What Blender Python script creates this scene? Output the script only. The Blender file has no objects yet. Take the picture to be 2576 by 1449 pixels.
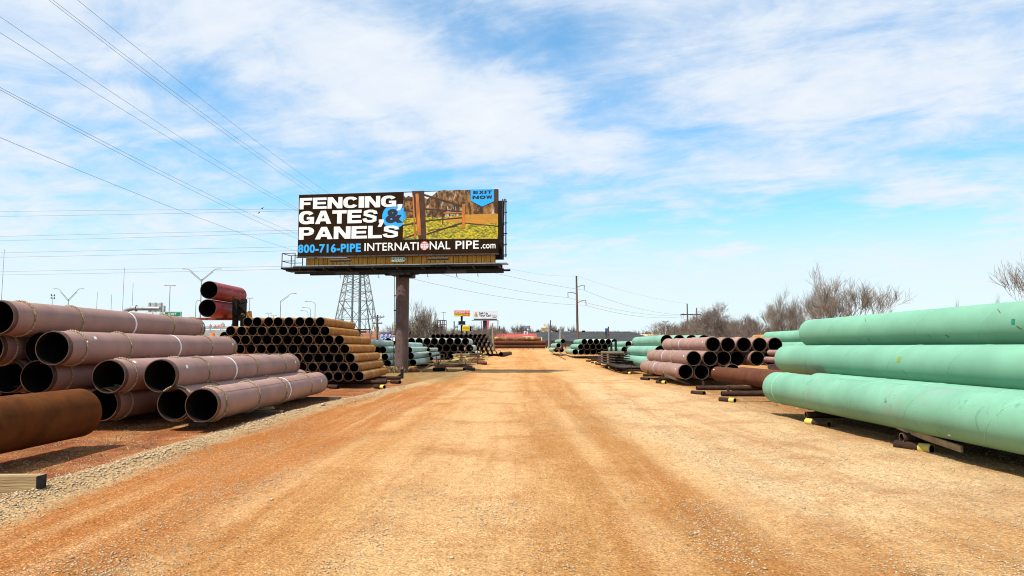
import bpy, math, random
import numpy as np
from mathutils import Vector, Matrix
R_ = math.radians
PI = math.pi
S = bpy.context.scene
C = S.collection
rnd = random.Random(7)

# ------------------------------------------------------------------ camera
EYE, HOR, F = 1.75, 872.0, 1800.0           # eye height, horizon row and focal length in a 2576 x 1449 frame
PITCH = math.atan((HOR - 724.5) / F)
cam = bpy.data.objects.new('camera', bpy.data.cameras.new('camera'))
C.objects.link(cam); S.camera = cam
cam.location = (0, 0, EYE); cam.rotation_euler = (PI/2 + PITCH, 0, 0)
cam.data.sensor_fit = 'HORIZONTAL'; cam.data.sensor_width = 36; cam.data.lens = 36 * F / 2576
cam.data.clip_end = 20000; cam.data.clip_start = 0.05

def at(px, py, Y):
    """point at distance Y (metres ahead) seen at that pixel of the 2576 x 1449 photograph"""
    u, v = (px - 1288) / F, (724.5 - py) / F
    c, s = math.cos(PITCH), math.sin(PITCH)
    k = Y / (c - v * s)
    return Vector((u * k, Y, EYE + (s + v * c) * k))
def AZ(px, py):
    p = at(px, py, 100) - Vector((0, 0, EYE))
    return math.atan2(p.x, p.y), math.asin(p.normalized().z)

# ------------------------------------------------------------------ light
SUN_DIR = Vector((-0.42, -0.40, 1.0)).normalized()
SUN_EL = math.asin(SUN_DIR.z); SUN_AZ = math.atan2(SUN_DIR.x, SUN_DIR.y)
sun = bpy.data.objects.new('sun', bpy.data.lights.new('sun', 'SUN'))
C.objects.link(sun)
sun.data.energy = 4.5; sun.data.angle = R_(1.4); sun.data.color = (1.0, 0.955, 0.88)
sun.rotation_euler = (-SUN_DIR).to_track_quat('-Z', 'Y').to_euler()
sun.location = (-30, -20, 60)

class NT:
    """tiny node-tree writer"""
    def __init__(s, t): s.t = t; s.n = t.nodes; s.l = t.links
    def new(s, typ, **kw):
        n = s.n.new(typ)
        for k, v in kw.items(): setattr(n, k, v)
        return n
    def put(s, sock, v):
        if hasattr(v, 'links') or isinstance(v, bpy.types.NodeSocket): s.l.new(v, sock)
        else: sock.default_value = v
    def math(s, op, a, b=0.0, c=0.0, clamp=False):
        n = s.new('ShaderNodeMath', operation=op); n.use_clamp = clamp
        s.put(n.inputs[0], a); s.put(n.inputs[1], b); s.put(n.inputs[2], c)
        return n.outputs[0]
    def vmath(s, op, a, b=None):
        n = s.new('ShaderNodeVectorMath', operation=op)
        s.put(n.inputs[0], a)
        if b is not None: s.put(n.inputs[1], b)
        return n.outputs[0]
    def mix(s, f, a, b, blend='MIX'):
        n = s.new('ShaderNodeMix', data_type='RGBA', blend_type=blend)
        s.put(n.inputs[0], f)
        s.put(n.inputs[6], a if not isinstance(a, tuple) else (*a, 1)[:4])
        s.put(n.inputs[7], b if not isinstance(b, tuple) else (*b, 1)[:4])
        return n.outputs[2]
    def noise(s, vec, scale, detail=4.0, rough=0.55, dist=0.0):
        n = s.new('ShaderNodeTexNoise')
        s.put(n.inputs['Vector'], vec); n.inputs['Scale'].default_value = scale
        n.inputs['Detail'].default_value = detail; n.inputs['Roughness'].default_value = rough
        n.inputs['Distortion'].default_value = dist
        return n.outputs['Fac']
    def mapr(s, v, a, b, c=0.0, d=1.0, smooth=False):
        n = s.new('ShaderNodeMapRange'); n.clamp = True
        if smooth: n.interpolation_type = 'SMOOTHSTEP'
        s.put(n.inputs[0], v)
        for i, q in enumerate((a, b, c, d)): n.inputs[1 + i].default_value = q
        return n.outputs[0]
    def ramp(s, f, stops):
        n = s.new('ShaderNodeValToRGB'); e = n.color_ramp.elements
        while len(e) > 1: e.remove(e[-1])
        for i, (p, c) in enumerate(stops):
            q = e[0] if i == 0 else e.new(p)
            q.position = p; q.color = (*c, 1)
        s.put(n.inputs[0], f)
        return n.outputs[0]
    def xyz(s, x, y, z):
        n = s.new('ShaderNodeCombineXYZ')
        for i, q in enumerate((x, y, z)): s.put(n.inputs[i], q)
        return n.outputs[0]
    def sep(s, v):
        n = s.new('ShaderNodeSeparateXYZ'); s.put(n.inputs[0], v); return n.outputs

world = bpy.data.worlds.new('World'); S.world = world; world.use_nodes = True
def build_world():
    t = NT(world.node_tree); t.n.clear()
    out = t.new('ShaderNodeOutputWorld'); bg = t.new('ShaderNodeBackground')
    bg.inputs['Strength'].default_value = 0.066
    t.l.new(bg.outputs[0], out.inputs[0])
    sky = t.new('ShaderNodeTexSky', sky_type='NISHITA')
    sky.sun_disc = False; sky.sun_elevation = SUN_EL; sky.sun_rotation = SUN_AZ
    sky.air_density = 1.0; sky.dust_density = 0.6; sky.ozone_density = 2.0
    d = t.new('ShaderNodeTexCoord').outputs['Generated']
    x, y, z = t.sep(d)
    zc = t.math('MAXIMUM', z, 0.0)
    k = t.math('DIVIDE', 1.0, t.math('ADD', zc, 0.16))
    px, py = t.math('MULTIPLY', x, k), t.math('MULTIPLY', y, k)
    # cloud sheet: streaks drawn out along one wind direction
    a = R_(-28)
    u = t.math('ADD', t.math('MULTIPLY', px, math.cos(a)), t.math('MULTIPLY', py, math.sin(a)))
    v = t.math('SUBTRACT', t.math('MULTIPLY', py, math.cos(a)), t.math('MULTIPLY', px, math.sin(a)))
    P1 = t.xyz(t.math('MULTIPLY', u, 0.55), v, 0.0)
    P2 = t.xyz(t.math('MULTIPLY', u, 0.8), t.math('MULTIPLY', v, 1.5), 3.0)
    P3 = t.xyz(px, py, 7.0)
    n1 = t.noise(P1, 1.9, 9, 0.58, 0.6)
    n2 = t.noise(P2, 3.0, 9, 0.66, 0.7)
    n3 = t.noise(P3, 6.5, 8, 0.6, 0.3)
    cov = t.math('ADD', t.math('MULTIPLY', n1, 0.30), t.math('ADD', t.math('MULTIPLY', n2, 0.52), t.math('MULTIPLY', n3, 0.28)))
    az = t.math('ARCTAN2', x, y)
    el = t.math('ARCSINE', z)
    wob = t.math('MULTIPLY', t.math('SUBTRACT', t.noise(P3, 2.2, 6, 0.6), 0.5), 0.20)
    wob2 = t.math('MULTIPLY', t.math('SUBTRACT', t.noise(P2, 2.6, 6, 0.6), 0.5), 0.10)
    azw = t.math('ADD', az, wob); elw = t.math('ADD', el, wob2)
    # broad banks and gaps of this day's cloud: azimuth and elevation of each, its spread, tilt, and how much cloud it adds
    BANKS = [(560, 225, 170, 45, 8, -.16), (1480, 190, 300, 75, 14, -.17), (640, 410, 330, 48, 6, -.19), (1720, 372, 150, 60, 10, -.15),
             (2330, 385, 300, 75, -5, -.20), (1650, 560, 430, 30, -4, -.15), (1300, 480, 260, 40, 5, -.12), (2440, 530, 260, 40, -10, -.10),
             (1950, 590, 200, 20, -3, -.12), (2420, 70, 200, 60, 10, -.07), (1250, 60, 230, 60, 10, -.08), (900, 520, 400, 30, 0, -.06),
             (1290, 300, 200, 55, 12, .13), (560, 90, 380, 90, 10, .09), (2150, 450, 330, 45, 10, .17), (1000, 190, 330, 60, 14, .05),
             (2350, 210, 300, 90, 5, .12), (300, 300, 330, 60, 4, .08), (1800, 250, 260, 60, 14, .08), (1540, 500, 200, 25, 5, .08), (2330, 490, 90, 25, 0, .14)]
    tot = cov
    for bx, by, sx, sy, tilt, amp in BANKS:
        A0, E0 = AZ(bx, by)
        da = t.math('SUBTRACT', azw, A0); de = t.math('SUBTRACT', elw, E0)
        ct, st = math.cos(R_(-tilt)), math.sin(R_(-tilt))
        p = t.math('MULTIPLY', t.math('ADD', t.math('MULTIPLY', da, ct), t.math('MULTIPLY', de, st)), F / sx)
        q = t.math('MULTIPLY', t.math('SUBTRACT', t.math('MULTIPLY', de, ct), t.math('MULTIPLY', da, st)), F / sy)
        r2 = t.math('ADD', t.math('MULTIPLY', p, p), t.math('MULTIPLY', q, q))
        g = t.math('MULTIPLY', t.math('POWER', 2.718, t.math('MULTIPLY', r2, -0.6)), amp)
        tot = t.math('ADD', tot, g)
    fac = t.mapr(tot, 0.29, 0.66, 0.10, 0.98, smooth=True)
    haze = t.mapr(el, 0.09, 0.215, 0.88, 0.0, smooth=True)       # pale band low over the horizon
    fac = t.math('MAXIMUM', fac, haze)
    blue = t.mix(1.0, sky.outputs[0], (1.10, 2.05, 2.25, 1), 'MULTIPLY')
    thick = t.mapr(t.math('ADD', tot, t.math('MULTIPLY', n3, 0.25)), 0.55, 0.95)
    cloud = t.mix(thick, (6.9, 8.0, 9.6, 1), (8.9, 9.35, 9.8, 1))
    low = t.mapr(el, 0.0, 0.26, 1.0, 0.0, smooth=True)
    cloud = t.mix(low, cloud, (8.35, 9.3, 9.85, 1))
    col = t.mix(fac, blue, cloud)
    t.l.new(col, bg.inputs['Color'])
build_world()

S.view_settings.view_transform = 'Standard'; S.view_settings.look = 'None'
S.view_settings.exposure = 0.62; S.view_settings.gamma = 1.0
S.cycles.use_denoising = True; S.cycles.denoiser = 'OPENIMAGEDENOISE'; S.cycles.denoising_input_passes = 'RGB_ALBEDO_NORMAL'; S.cycles.denoising_prefilter = 'ACCURATE'
S.cycles.pixel_filter_type = 'BLACKMAN_HARRIS'; S.cycles.filter_width = 1.05
S.cycles.max_bounces = 6; S.cycles.diffuse_bounces = 3; S.cycles.glossy_bounces = 3
S.cycles.caustics_reflective = False; S.cycles.caustics_refractive = False

# ------------------------------------------------------------------ materials
MATS = {}
def mat(name, col, rough=0.7, var=0.25, scale=3.0, bump=0.0, bscale=30.0, metal=0.0, col2=None, lo=0.35, hi=0.65, stretch=(1, 1, 1), spec=0.35, rand=0.12, extra=None, sheen=None):
    """weathered paint / metal / wood: two tones mixed by noise in object space, shifted and tinted per object"""
    if name in MATS: return MATS[name]
    m = bpy.data.materials.new(name); m.use_nodes = True; MATS[name] = m
    t = NT(m.node_tree); b = t.n['Principled BSDF']
    b.inputs['Roughness'].default_value = rough; b.inputs['Metallic'].default_value = metal
    b.inputs['Specular IOR Level'].default_value = spec
    oi = t.new('ShaderNodeObjectInfo'); tc = t.new('ShaderNodeTexCoord').outputs['Object']
    off = t.math('MULTIPLY', oi.outputs['Random'], 57.0)
    p = t.vmath('MULTIPLY', tc, stretch)
    p = t.vmath('ADD', p, t.xyz(off, off, off))
    n = t.noise(p, scale, 6, 0.6)
    c2 = col2 if col2 else tuple(min(1, q * (1 - 2 * var)) for q in col)
    c1 = col if col2 else tuple(min(1, q * (1 + var)) for q in col)
    c = t.mix(t.mapr(n, lo, hi), c2, c1)
    if extra: c = extra(t, c, p, tc)
    v = t.mapr(oi.outputs['Random'], 0, 1, .88*(1 - rand), .88*(1 + rand))
    c = t.mix(1.0, c, t.xyz(v, v, v), 'MULTIPLY')
    t.l.new(c, b.inputs['Base Color'])
    if bump:
        bn = t.new('ShaderNodeBump'); bn.inputs['Strength'].default_value = bump; bn.inputs['Distance'].default_value = 0.02
        t.put(bn.inputs['Height'], t.noise(p, bscale, 4, 0.6)); t.l.new(bn.outputs[0], b.inputs['Normal'])
    return m

def scuffs(colour, amount, scale, stretch=(1, 1, 1), thr=(0.62, 0.70), mask=1.2):
    def f(t, c, p, tc):
        q = t.vmath('MULTIPLY', p, stretch)
        a = t.mapr(t.noise(q, scale, 7, 0.65, 0.4), *thr)
        k = t.mapr(t.noise(p, mask, 3, 0.5), 0.45, 0.62)
        return t.mix(t.math('MULTIPLY', t.math('MULTIPLY', a, k), amount), c, colour)
    return f
def both(*fs):
    def f(t, c, p, tc):
        for g in fs: c = g(t, c, p, tc)
        return c
    return f

M_purple = mat('mauve_coating', (.335, .187, .148), .55, .09, 1.3, .05, 60, rand=.10, extra=both(scuffs((.30, .20, .17), .6, 5, (1, .15, 1), (.56, .72)), scuffs((.16, .09, .08), .18, 30, (1, .6, 1), (.60, .66), 2.0)))
M_green = mat('green_coating', (.180, .395, .262), .6, .07, .7, .04, 40, rand=.03, spec=.25, extra=both(scuffs((.25, .37, .28), .35, 1.3, (1, .35, 1), (.48, .68), .5), scuffs((.05, .18, .09), .45, 30, (1, .2, 1), (.64, .70), 2.2)))
M_greendirty = mat('grimy_green_coating', (.180, .395, .262), .62, .09, .7, .04, 40, rand=0, spec=.25, extra=both(scuffs((.22, .33, .25), .8, 1.6, (1, .45, 1), (.48, .66), .6), scuffs((.03, .13, .07), .85, 5, (1, 1.8, .6), (.585, .70), 1.0), scuffs((.05, .13, .10), .7, 38, (1, .5, 1), (.60, .66), 1.4)))
M_green2 = mat('green_coating_far', (.20, .39, .28), .55, .08, .7, rand=.06, extra=scuffs((.30, .50, .40), .6, 2, (1, .3, 1), (.5, .7)))
M_mint = mat('weathered_mint_coating', (.37, .49, .40), .6, .14, 1.2, rand=.08, extra=scuffs((.50, .54, .50), .8, 2.5, (1, .2, 1), (.45, .65)))
M_pale = mat('chalky_grey_coating', (.52, .57, .56), .65, .10, 1.2, rand=.07)
M_inner = mat('dark_bore', (.012, .009, .007), .9, .3, 3, rand=.2, spec=.1)  # dark rust bore, taken near black to put its shadow into the colour
M_rim = mat('bare_rim', (.19, .13, .085), .6, .3, 8)
M_rimdark = mat('dark_rim', (.10, .065, .045), .7, .3, 8)
M_bare = mat('bare_brown_steel', (.12, .055, .03), .6, .35, 7, .1, 60, col2=(.06, .028, .017))
def bandpatch(t, c, p, tc):
    x, y, z = t.sep(p)
    n = t.noise(t.xyz(t.math('MULTIPLY', x, .5), t.math('MULTIPLY', y, 1.5), t.math('MULTIPLY', z, .5)), 1.0, 3, .6)
    c = t.mix(t.mapr(n, .48, .66), c, (.40, .25, .105, 1))
    n2 = t.noise(t.xyz(x, t.math('MULTIPLY', y, .45), z), 2.2, 5, .65)
    return t.mix(t.mapr(n2, .56, .72), c, (.20, .10, .045, 1))
M_rust = mat('orange_rust', (.42, .175, .03), .8, .25, 4, .12, 40, spec=.15, col2=(.29, .11, .018), extra=bandpatch, rand=.14)
M_rustdk = mat('brown_rust', (.125, .037, .008), .92, .3, 3, .15, 90, col2=(.075, .024, .006), spec=.08, extra=both(scuffs((.145, .055, .012), .7, 2.2, (1, .5, 1), (.45, .7)), scuffs((.04, .02, .01), .6, 60, (1, 1, 1), (.58, .64), 3.0)))
M_maroon = mat('maroon_rust', (.125, .040, .015), .75, .25, 2, .06, 40, spec=.15, col2=(.08, .026, .011), extra=scuffs((.32, .18, .12), .6, 12, (1, .2, 1), (.60, .7)))
M_yellrust = mat('ochre_rust', (.20, .085, .04), .7, .25, 2, col2=(.14, .055, .03), extra=lambda t, c, p, tc: t.mix(t.mapr(t.noise(t.xyz(t.sep(p)[0], t.math('MULTIPLY', t.sep(p)[1], .9), t.sep(p)[2]), 1.0, 2, .5), .52, .62), c, (.45, .26, .05, 1)))
M_red = mat('red_pipe_paint', (.36, .030, .032), .45, .2, 3, .05, 30, extra=both(scuffs((.07, .02, .02), .85, 6, (1, 1, 1), (.56, .64), 1.0), scuffs((.40, .14, .12), .7, 3, (1, .3, 1), (.5, .75))))
M_rope = mat('twisted_rope', (.50, .42, .27), .9, .45, 25, col2=(.20, .14, .07))
M_white = mat('white_paint', (.80, .79, .77), .6, .05, 3)
M_paper = mat('paper_label_white', (.82, .82, .80), .7, .03, 3)
M_olive = mat('olive_sticker', (.22, .36, .07), .6, .1, 3)
M_dkgreen = mat('dark_green_sticker', (.015, .22, .14), .6, .1, 3)
M_scrape = mat('bare_scrape', (.14, .13, .03), .8, .4, 20)
M_seamg = mat('pale_weld_ridge', (.26, .62, .43), .5, .1, 3)
M_seamb = mat('brown_weld_ridge', (.10, .042, .015), .7, .2, 9)
M_black = mat('black_steel', (.012, .011, .010), .6, .3, 5, spec=.2)
M_dark = mat('dark_brown_steel', (.055, .036, .028), .7, .3, 5)
M_sleeper = mat('rusty_sleeper_pipe', (.060, .030, .019), .8, .35, 5, .1, 50, col2=(.032, .017, .012), spec=.12)
M_yellow = mat('yellow_paint', (.62, .50, .10), .6, .15, 6)
M_wood = mat('grey_timber', (.40, .31, .185), .85, .3, 4, .5, 30, col2=(.24, .18, .10), stretch=(.15, 2.5, 2.5))
M_blockwood = mat('tan_timber', (.50, .35, .17), .85, .3, 4, .7, 30, col2=(.22, .145, .07), stretch=(.15, 2.5, 2.5))
M_endshade = mat('shaded_end', (.030, .024, .020), .9, .3, 8)  # timber ends turned from the sun: their shade painted as near black
M_wooddk = mat('dark_timber', (.13, .092, .058), .85, .3, 4, .4, 30, stretch=(.15, 2.5, 2.5))
M_lumber = mat('fresh_lumber', (.80, .60, .25), .8, .2, 5, stretch=(.3, 3, 3))
M_redsteel = mat('red_oxide_steel', (.22, .045, .03), .65, .3, 4)
M_pole = mat('brown_painted_pole', (.112, .070, .060), .6, .12, 2, .08, 20, extra=both(scuffs((.05, .028, .022), .9, 5, (1, 1, .6), (.60, .66), 1.0), scuffs((.26, .18, .16), .6, 7, (1, 1, .5), (.62, .7), 1.0)))
M_apron = mat('amber_boards', (.52, .25, .025), .7, .2, 3, stretch=(3, 1, .4))
M_galv = mat('galvanised_steel', (.33, .35, .36), .5, .15, 3, metal=.2)
M_lattice = mat('lattice_steel', (.23, .26, .26), .6, .2, 3)
M_wire = mat('line_wire', (.26, .28, .30), .6, .1, 3)
M_bark = mat('grey_bark', (.105, .083, .064), .9, .25, 2)
M_twig = mat('pale_twigs', (.255, .215, .175), .9, .2, .6)
M_twigdk = mat('brown_twigs', (.17, .13, .105), .9, .2, .6)
M_barkdk = mat('dark_bark', (.10, .078, .062), .9, .25, 2)
M_concrete = mat('concrete', (.42, .40, .35), .85, .15, 1)
M_orange = mat('orange_plastic', (.85, .16, .02), .5, .1, 3)
M_signgreen = mat('sign_green', (.0, .25, .13), .5, .05, 3)
M_blue = mat('sign_blue', (.02, .09, .50), .5, .05, 3)
M_signback = mat('sign_back_aluminium', (.42, .44, .42), .5, .1, 2)
M_greyroof = mat('charcoal_metal_roof', (.050, .050, .051), .85, .12, .4, spec=.1)
M_redroof = mat('red_metal_roof', (.48, .05, .03), .6, .15, .4)
M_wall = mat('cream_wall', (.55, .50, .42), .8, .1, 1)
M_wallgrey = mat('grey_wall', (.22, .22, .22), .8, .1, 1)
M_tan = mat('tan_stone', (.62, .44, .22), .8, .1, 1)
M_brick = mat('red_debris', (.42, .14, .06), .85, .3, 6)
M_straw = mat('dry_grass', (.40, .29, .13), .95, .3, 6)
M_stone = mat('gravel_stone', (.56, .42, .255), .85, .3, 1.6, col2=(.30, .18, .085), lo=.3, hi=.7)
M_board = mat('dark_brown_vinyl', (.026, .013, .006), .9, .1, 1, rand=0, spec=.05)
M_letter = mat('white_vinyl', (.83, .83, .81), .6, .01, 1, rand=0)
M_cyan = mat('cyan_vinyl', (.025, .40, .86), .8, .02, 1, rand=0)
M_navy = mat('navy_vinyl', (.012, .008, .03), .6, .02, 1, rand=0)

# ------------------------------------------------------------------ mesh writer
class MB:
    def __init__(s): s.v = []; s.f = []; s.m = []
    def add(s, vs, fs, m=0):
        o = len(s.v); s.v += [tuple(q) for q in vs]; s.f += [tuple(o + i for i in f) for f in fs]; s.m += [m] * len(fs)
    def box(s, c, size, rot=None, m=0):
        hx, hy, hz = (q / 2 for q in size); c = Vector(c)
        vs = [Vector((x, y, z)) for x in (-hx, hx) for y in (-hy, hy) for z in (-hz, hz)]
        if rot is not None: vs = [rot @ q for q in vs]
        s.add([q + c for q in vs], [(0, 1, 3, 2), (4, 6, 7, 5), (0, 4, 5, 1), (2, 3, 7, 6), (0, 2, 6, 4), (1, 5, 7, 3)], m)
    def tube(s, pts, rad, n=8, m=0, caps=True, closed=False):
        pts = [Vector(p) for p in pts]; k = len(pts)
        rad = rad if isinstance(rad, (list, tuple)) else [rad] * k
        vs = []
        ref = None
        for i, p in enumerate(pts):
            if closed: d = pts[(i + 1) % k] - pts[i - 1]
            else: d = pts[min(i + 1, k - 1)] - pts[max(i - 1, 0)]
            d.normalize()
            if ref is None:
                ref = Vector((0, 0, 1)) if abs(d.z) < .9 else Vector((1, 0, 0))
            a = ref - d * ref.dot(d)
            if a.length < 1e-6: a = d.orthogonal()
            a.normalize(); ref = a; b = d.cross(a)
            vs += [p + (a * math.cos(2*PI*j/n) + b * math.sin(2*PI*j/n)) * rad[i] for j in range(n)]
        fs = []
        for i in range(k if closed else k - 1):
            i2 = (i + 1) % k
            fs += [(i*n + j, i*n + (j+1) % n, i2*n + (j+1) % n, i2*n + j) for j in range(n)]
        if caps and not closed: fs += [tuple(range(n))[::-1], tuple((k-1)*n + j for j in range(n))]
        s.add(vs, fs, m)
    def beam(s, a, b, w, h=None, m=0):
        a, b = Vector(a), Vector(b); d = b - a; L = d.length
        q = d.to_track_quat('Y', 'Z').to_matrix()
        s.box((a + b) / 2, (w, L, h or w), q, m)
    def poly(s, pts, m=0): s.add(pts, [tuple(range(len(pts)))], m)
    def prism(s, pts, d, m=0):
        d = Vector(d); n = len(pts); pts = [Vector(p) for p in pts]
        s.add(pts + [p + d for p in pts], [tuple(range(n))[::-1], tuple(range(n, 2*n))] + [(i, (i+1) % n, n + (i+1) % n, n + i) for i in range(n)], m)
    def hollow(s, r, t, y0, y1, n=40, mo=0, mi=1, mr=2, rings=1, yi0=None, yi1=None):
        """open pipe along Y: outside, bore and two rims"""
        yi0 = y0 if yi0 is None else yi0; yi1 = y1 if yi1 is None else yi1
        cs = [(math.cos(2*PI*j/n), math.sin(2*PI*j/n)) for j in range(n)]
        ys = [y0 + (y1-y0)*i/rings for i in range(rings+1)]
        vs = [(r*c, y, r*q) for y in ys for c, q in cs]
        s.add(vs, [(i*n+j, i*n+(j+1) % n, (i+1)*n+(j+1) % n, (i+1)*n+j)[::-1] for i in range(rings) for j in range(n)], mo)
        ri = r - t
        s.add([(ri*c, y, ri*q) for y in (yi0, yi1) for c, q in cs], [(j, (j+1) % n, n+(j+1) % n, n+j) for j in range(n)], mi)
        for y, yy in ((y0, yi0), (y1, yi1)):
            s.add([(r*c, y, r*q) for c, q in cs] + [(ri*c, yy, ri*q) for c, q in cs], [(j, (j+1) % n, n+(j+1) % n, n+j) for j in range(n)], mr)
    def mesh(s, name, mats, sharp=35):
        me = bpy.data.meshes.new(name); me.from_pydata(s.v, [], s.f); me.update()
        for q in (mats if isinstance(mats, (list, tuple)) else [mats]): me.materials.append(q)
        me.polygons.foreach_set('material_index', s.m)
        me.polygons.foreach_set('use_smooth', [True] * len(s.f))
        try: me.set_sharp_from_angle(angle=R_(sharp))
        except Exception: pass
        return me
    def build(s, name, mats, parent=None, loc=None, sharp=35):
        return obj(name, s.mesh(name, mats, sharp), parent, loc)

def obj(name, me, parent=None, loc=None):
    o = bpy.data.objects.new(name, me); C.objects.link(o)
    if parent is not None: o.parent = parent
    if loc is not None: o.location = loc
    return o
def tag(o, label=None, cat=None, group=None, kind=None):
    if label: o['label'] = label
    if cat: o['category'] = cat
    if group: o['group'] = group
    if kind: o['kind'] = kind
    return o
def empty(name, loc, label, cat, group=None, rz=0.0):
    o = bpy.data.objects.new(name, None); C.objects.link(o); o.location = loc; o.rotation_euler = (0, 0, rz)
    o.empty_display_size = .2
    return tag(o, label, cat, group)
def children(o): return [c for c in bpy.data.objects if c.parent == o]
KIDS = {}
def dup(o, loc, rot=None, label=None, scale=None):
    kids = KIDS.get(o.name)
    if kids is None: kids = KIDS[o.name] = [(c, children(c)) for c in children(o)]
    r = o.copy(); C.objects.link(r); r.location = loc
    if rot is not None: r.rotation_euler = rot
    if scale is not None: r.scale = scale
    if label: r['label'] = label
    for c, gs in kids:
        q = c.copy(); C.objects.link(q); q.parent = r
        for g in gs:
            w = g.copy(); C.objects.link(w); w.parent = q
    return r
ORD = ['', 'second ', 'third ', 'fourth ', 'fifth ', 'sixth ', 'seventh ', 'eighth ', 'ninth ', 'tenth ', 'eleventh ', 'twelfth ', 'thirteenth ']
def nth(i, side): return ('%smost' % side) if i == 0 else '%sfrom %s' % (ORD[i], side)

# ------------------------------------------------------------------ ground
def gz(y):
    """height of the yard: level where the photographer stands, rising gently beyond the billboard"""
    if y < 50: return 0.0
    if y < 150: return 0.0158 * (y - 50) * min(1.0, (y - 50) / 14.0 * .5 + .5)
    return 1.58
def vnoise(X, Y, seed):
    r = np.random.RandomState(seed); T = r.rand(128, 128)
    xi, yi = np.floor(X).astype(int), np.floor(Y).astype(int); fx, fy = X - xi, Y - yi
    fx, fy = fx*fx*(3-2*fx), fy*fy*(3-2*fy)
    g = lambda a, b: T[a % 128, b % 128]
    return (g(xi, yi)*(1-fx) + g(xi+1, yi)*fx)*(1-fy) + (g(xi, yi+1)*(1-fx) + g(xi+1, yi+1)*fx)*fy
WY = [0, 8, 12, 16, 22, 28, 36, 50, 80]
WX = [-5.15, -5.35, -5.62, -5.68, -5.4, -4.7, -4.05, -3.2, -2.2]
def windrow(X, Y):
    """gravel ridges pushed up along both sides of the track"""
    cx = np.interp(Y, WY, WX)
    l = np.exp(-((X - cx + .35*(vnoise(X*0+3, Y*.25, 5)-.5)) / .36)**2) * (.55 + .8*vnoise(X*.8, Y*.5, 6))
    r = np.exp(-((X - 6.2 - .7*(vnoise(X*0+9, Y*.2, 7)-.5)) / .9)**2) * (.4 + .6*vnoise(X*.8, Y*.5, 8))
    return l, r
def height(X, Y):
    l, r = windrow(X, Y)
    near = np.clip((70 - Y) / 40, 0, 1)
    h = .085*l + .05*r + near*(.035*(vnoise(X*.7, Y*.25, 1)-.5) + .02*(vnoise(X*2.5, Y*1.2, 2)-.5) + .010*(vnoise(X*9, Y*7, 3)-.5))
    for c, w, d in ((-2.7, .30, .022), (-1.0, .28, .014), (.9, .30, .016), (2.6, .34, .020), (3.9, .25, .014)):      # wheel tracks
        h = h - near * d * np.exp(-((X - c - .35*np.sin(Y*.11 + c) - .012*Y) / w)**2)
    h = h * np.clip((400 - np.abs(X)) / 300, 0, 1)
    return h
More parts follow.
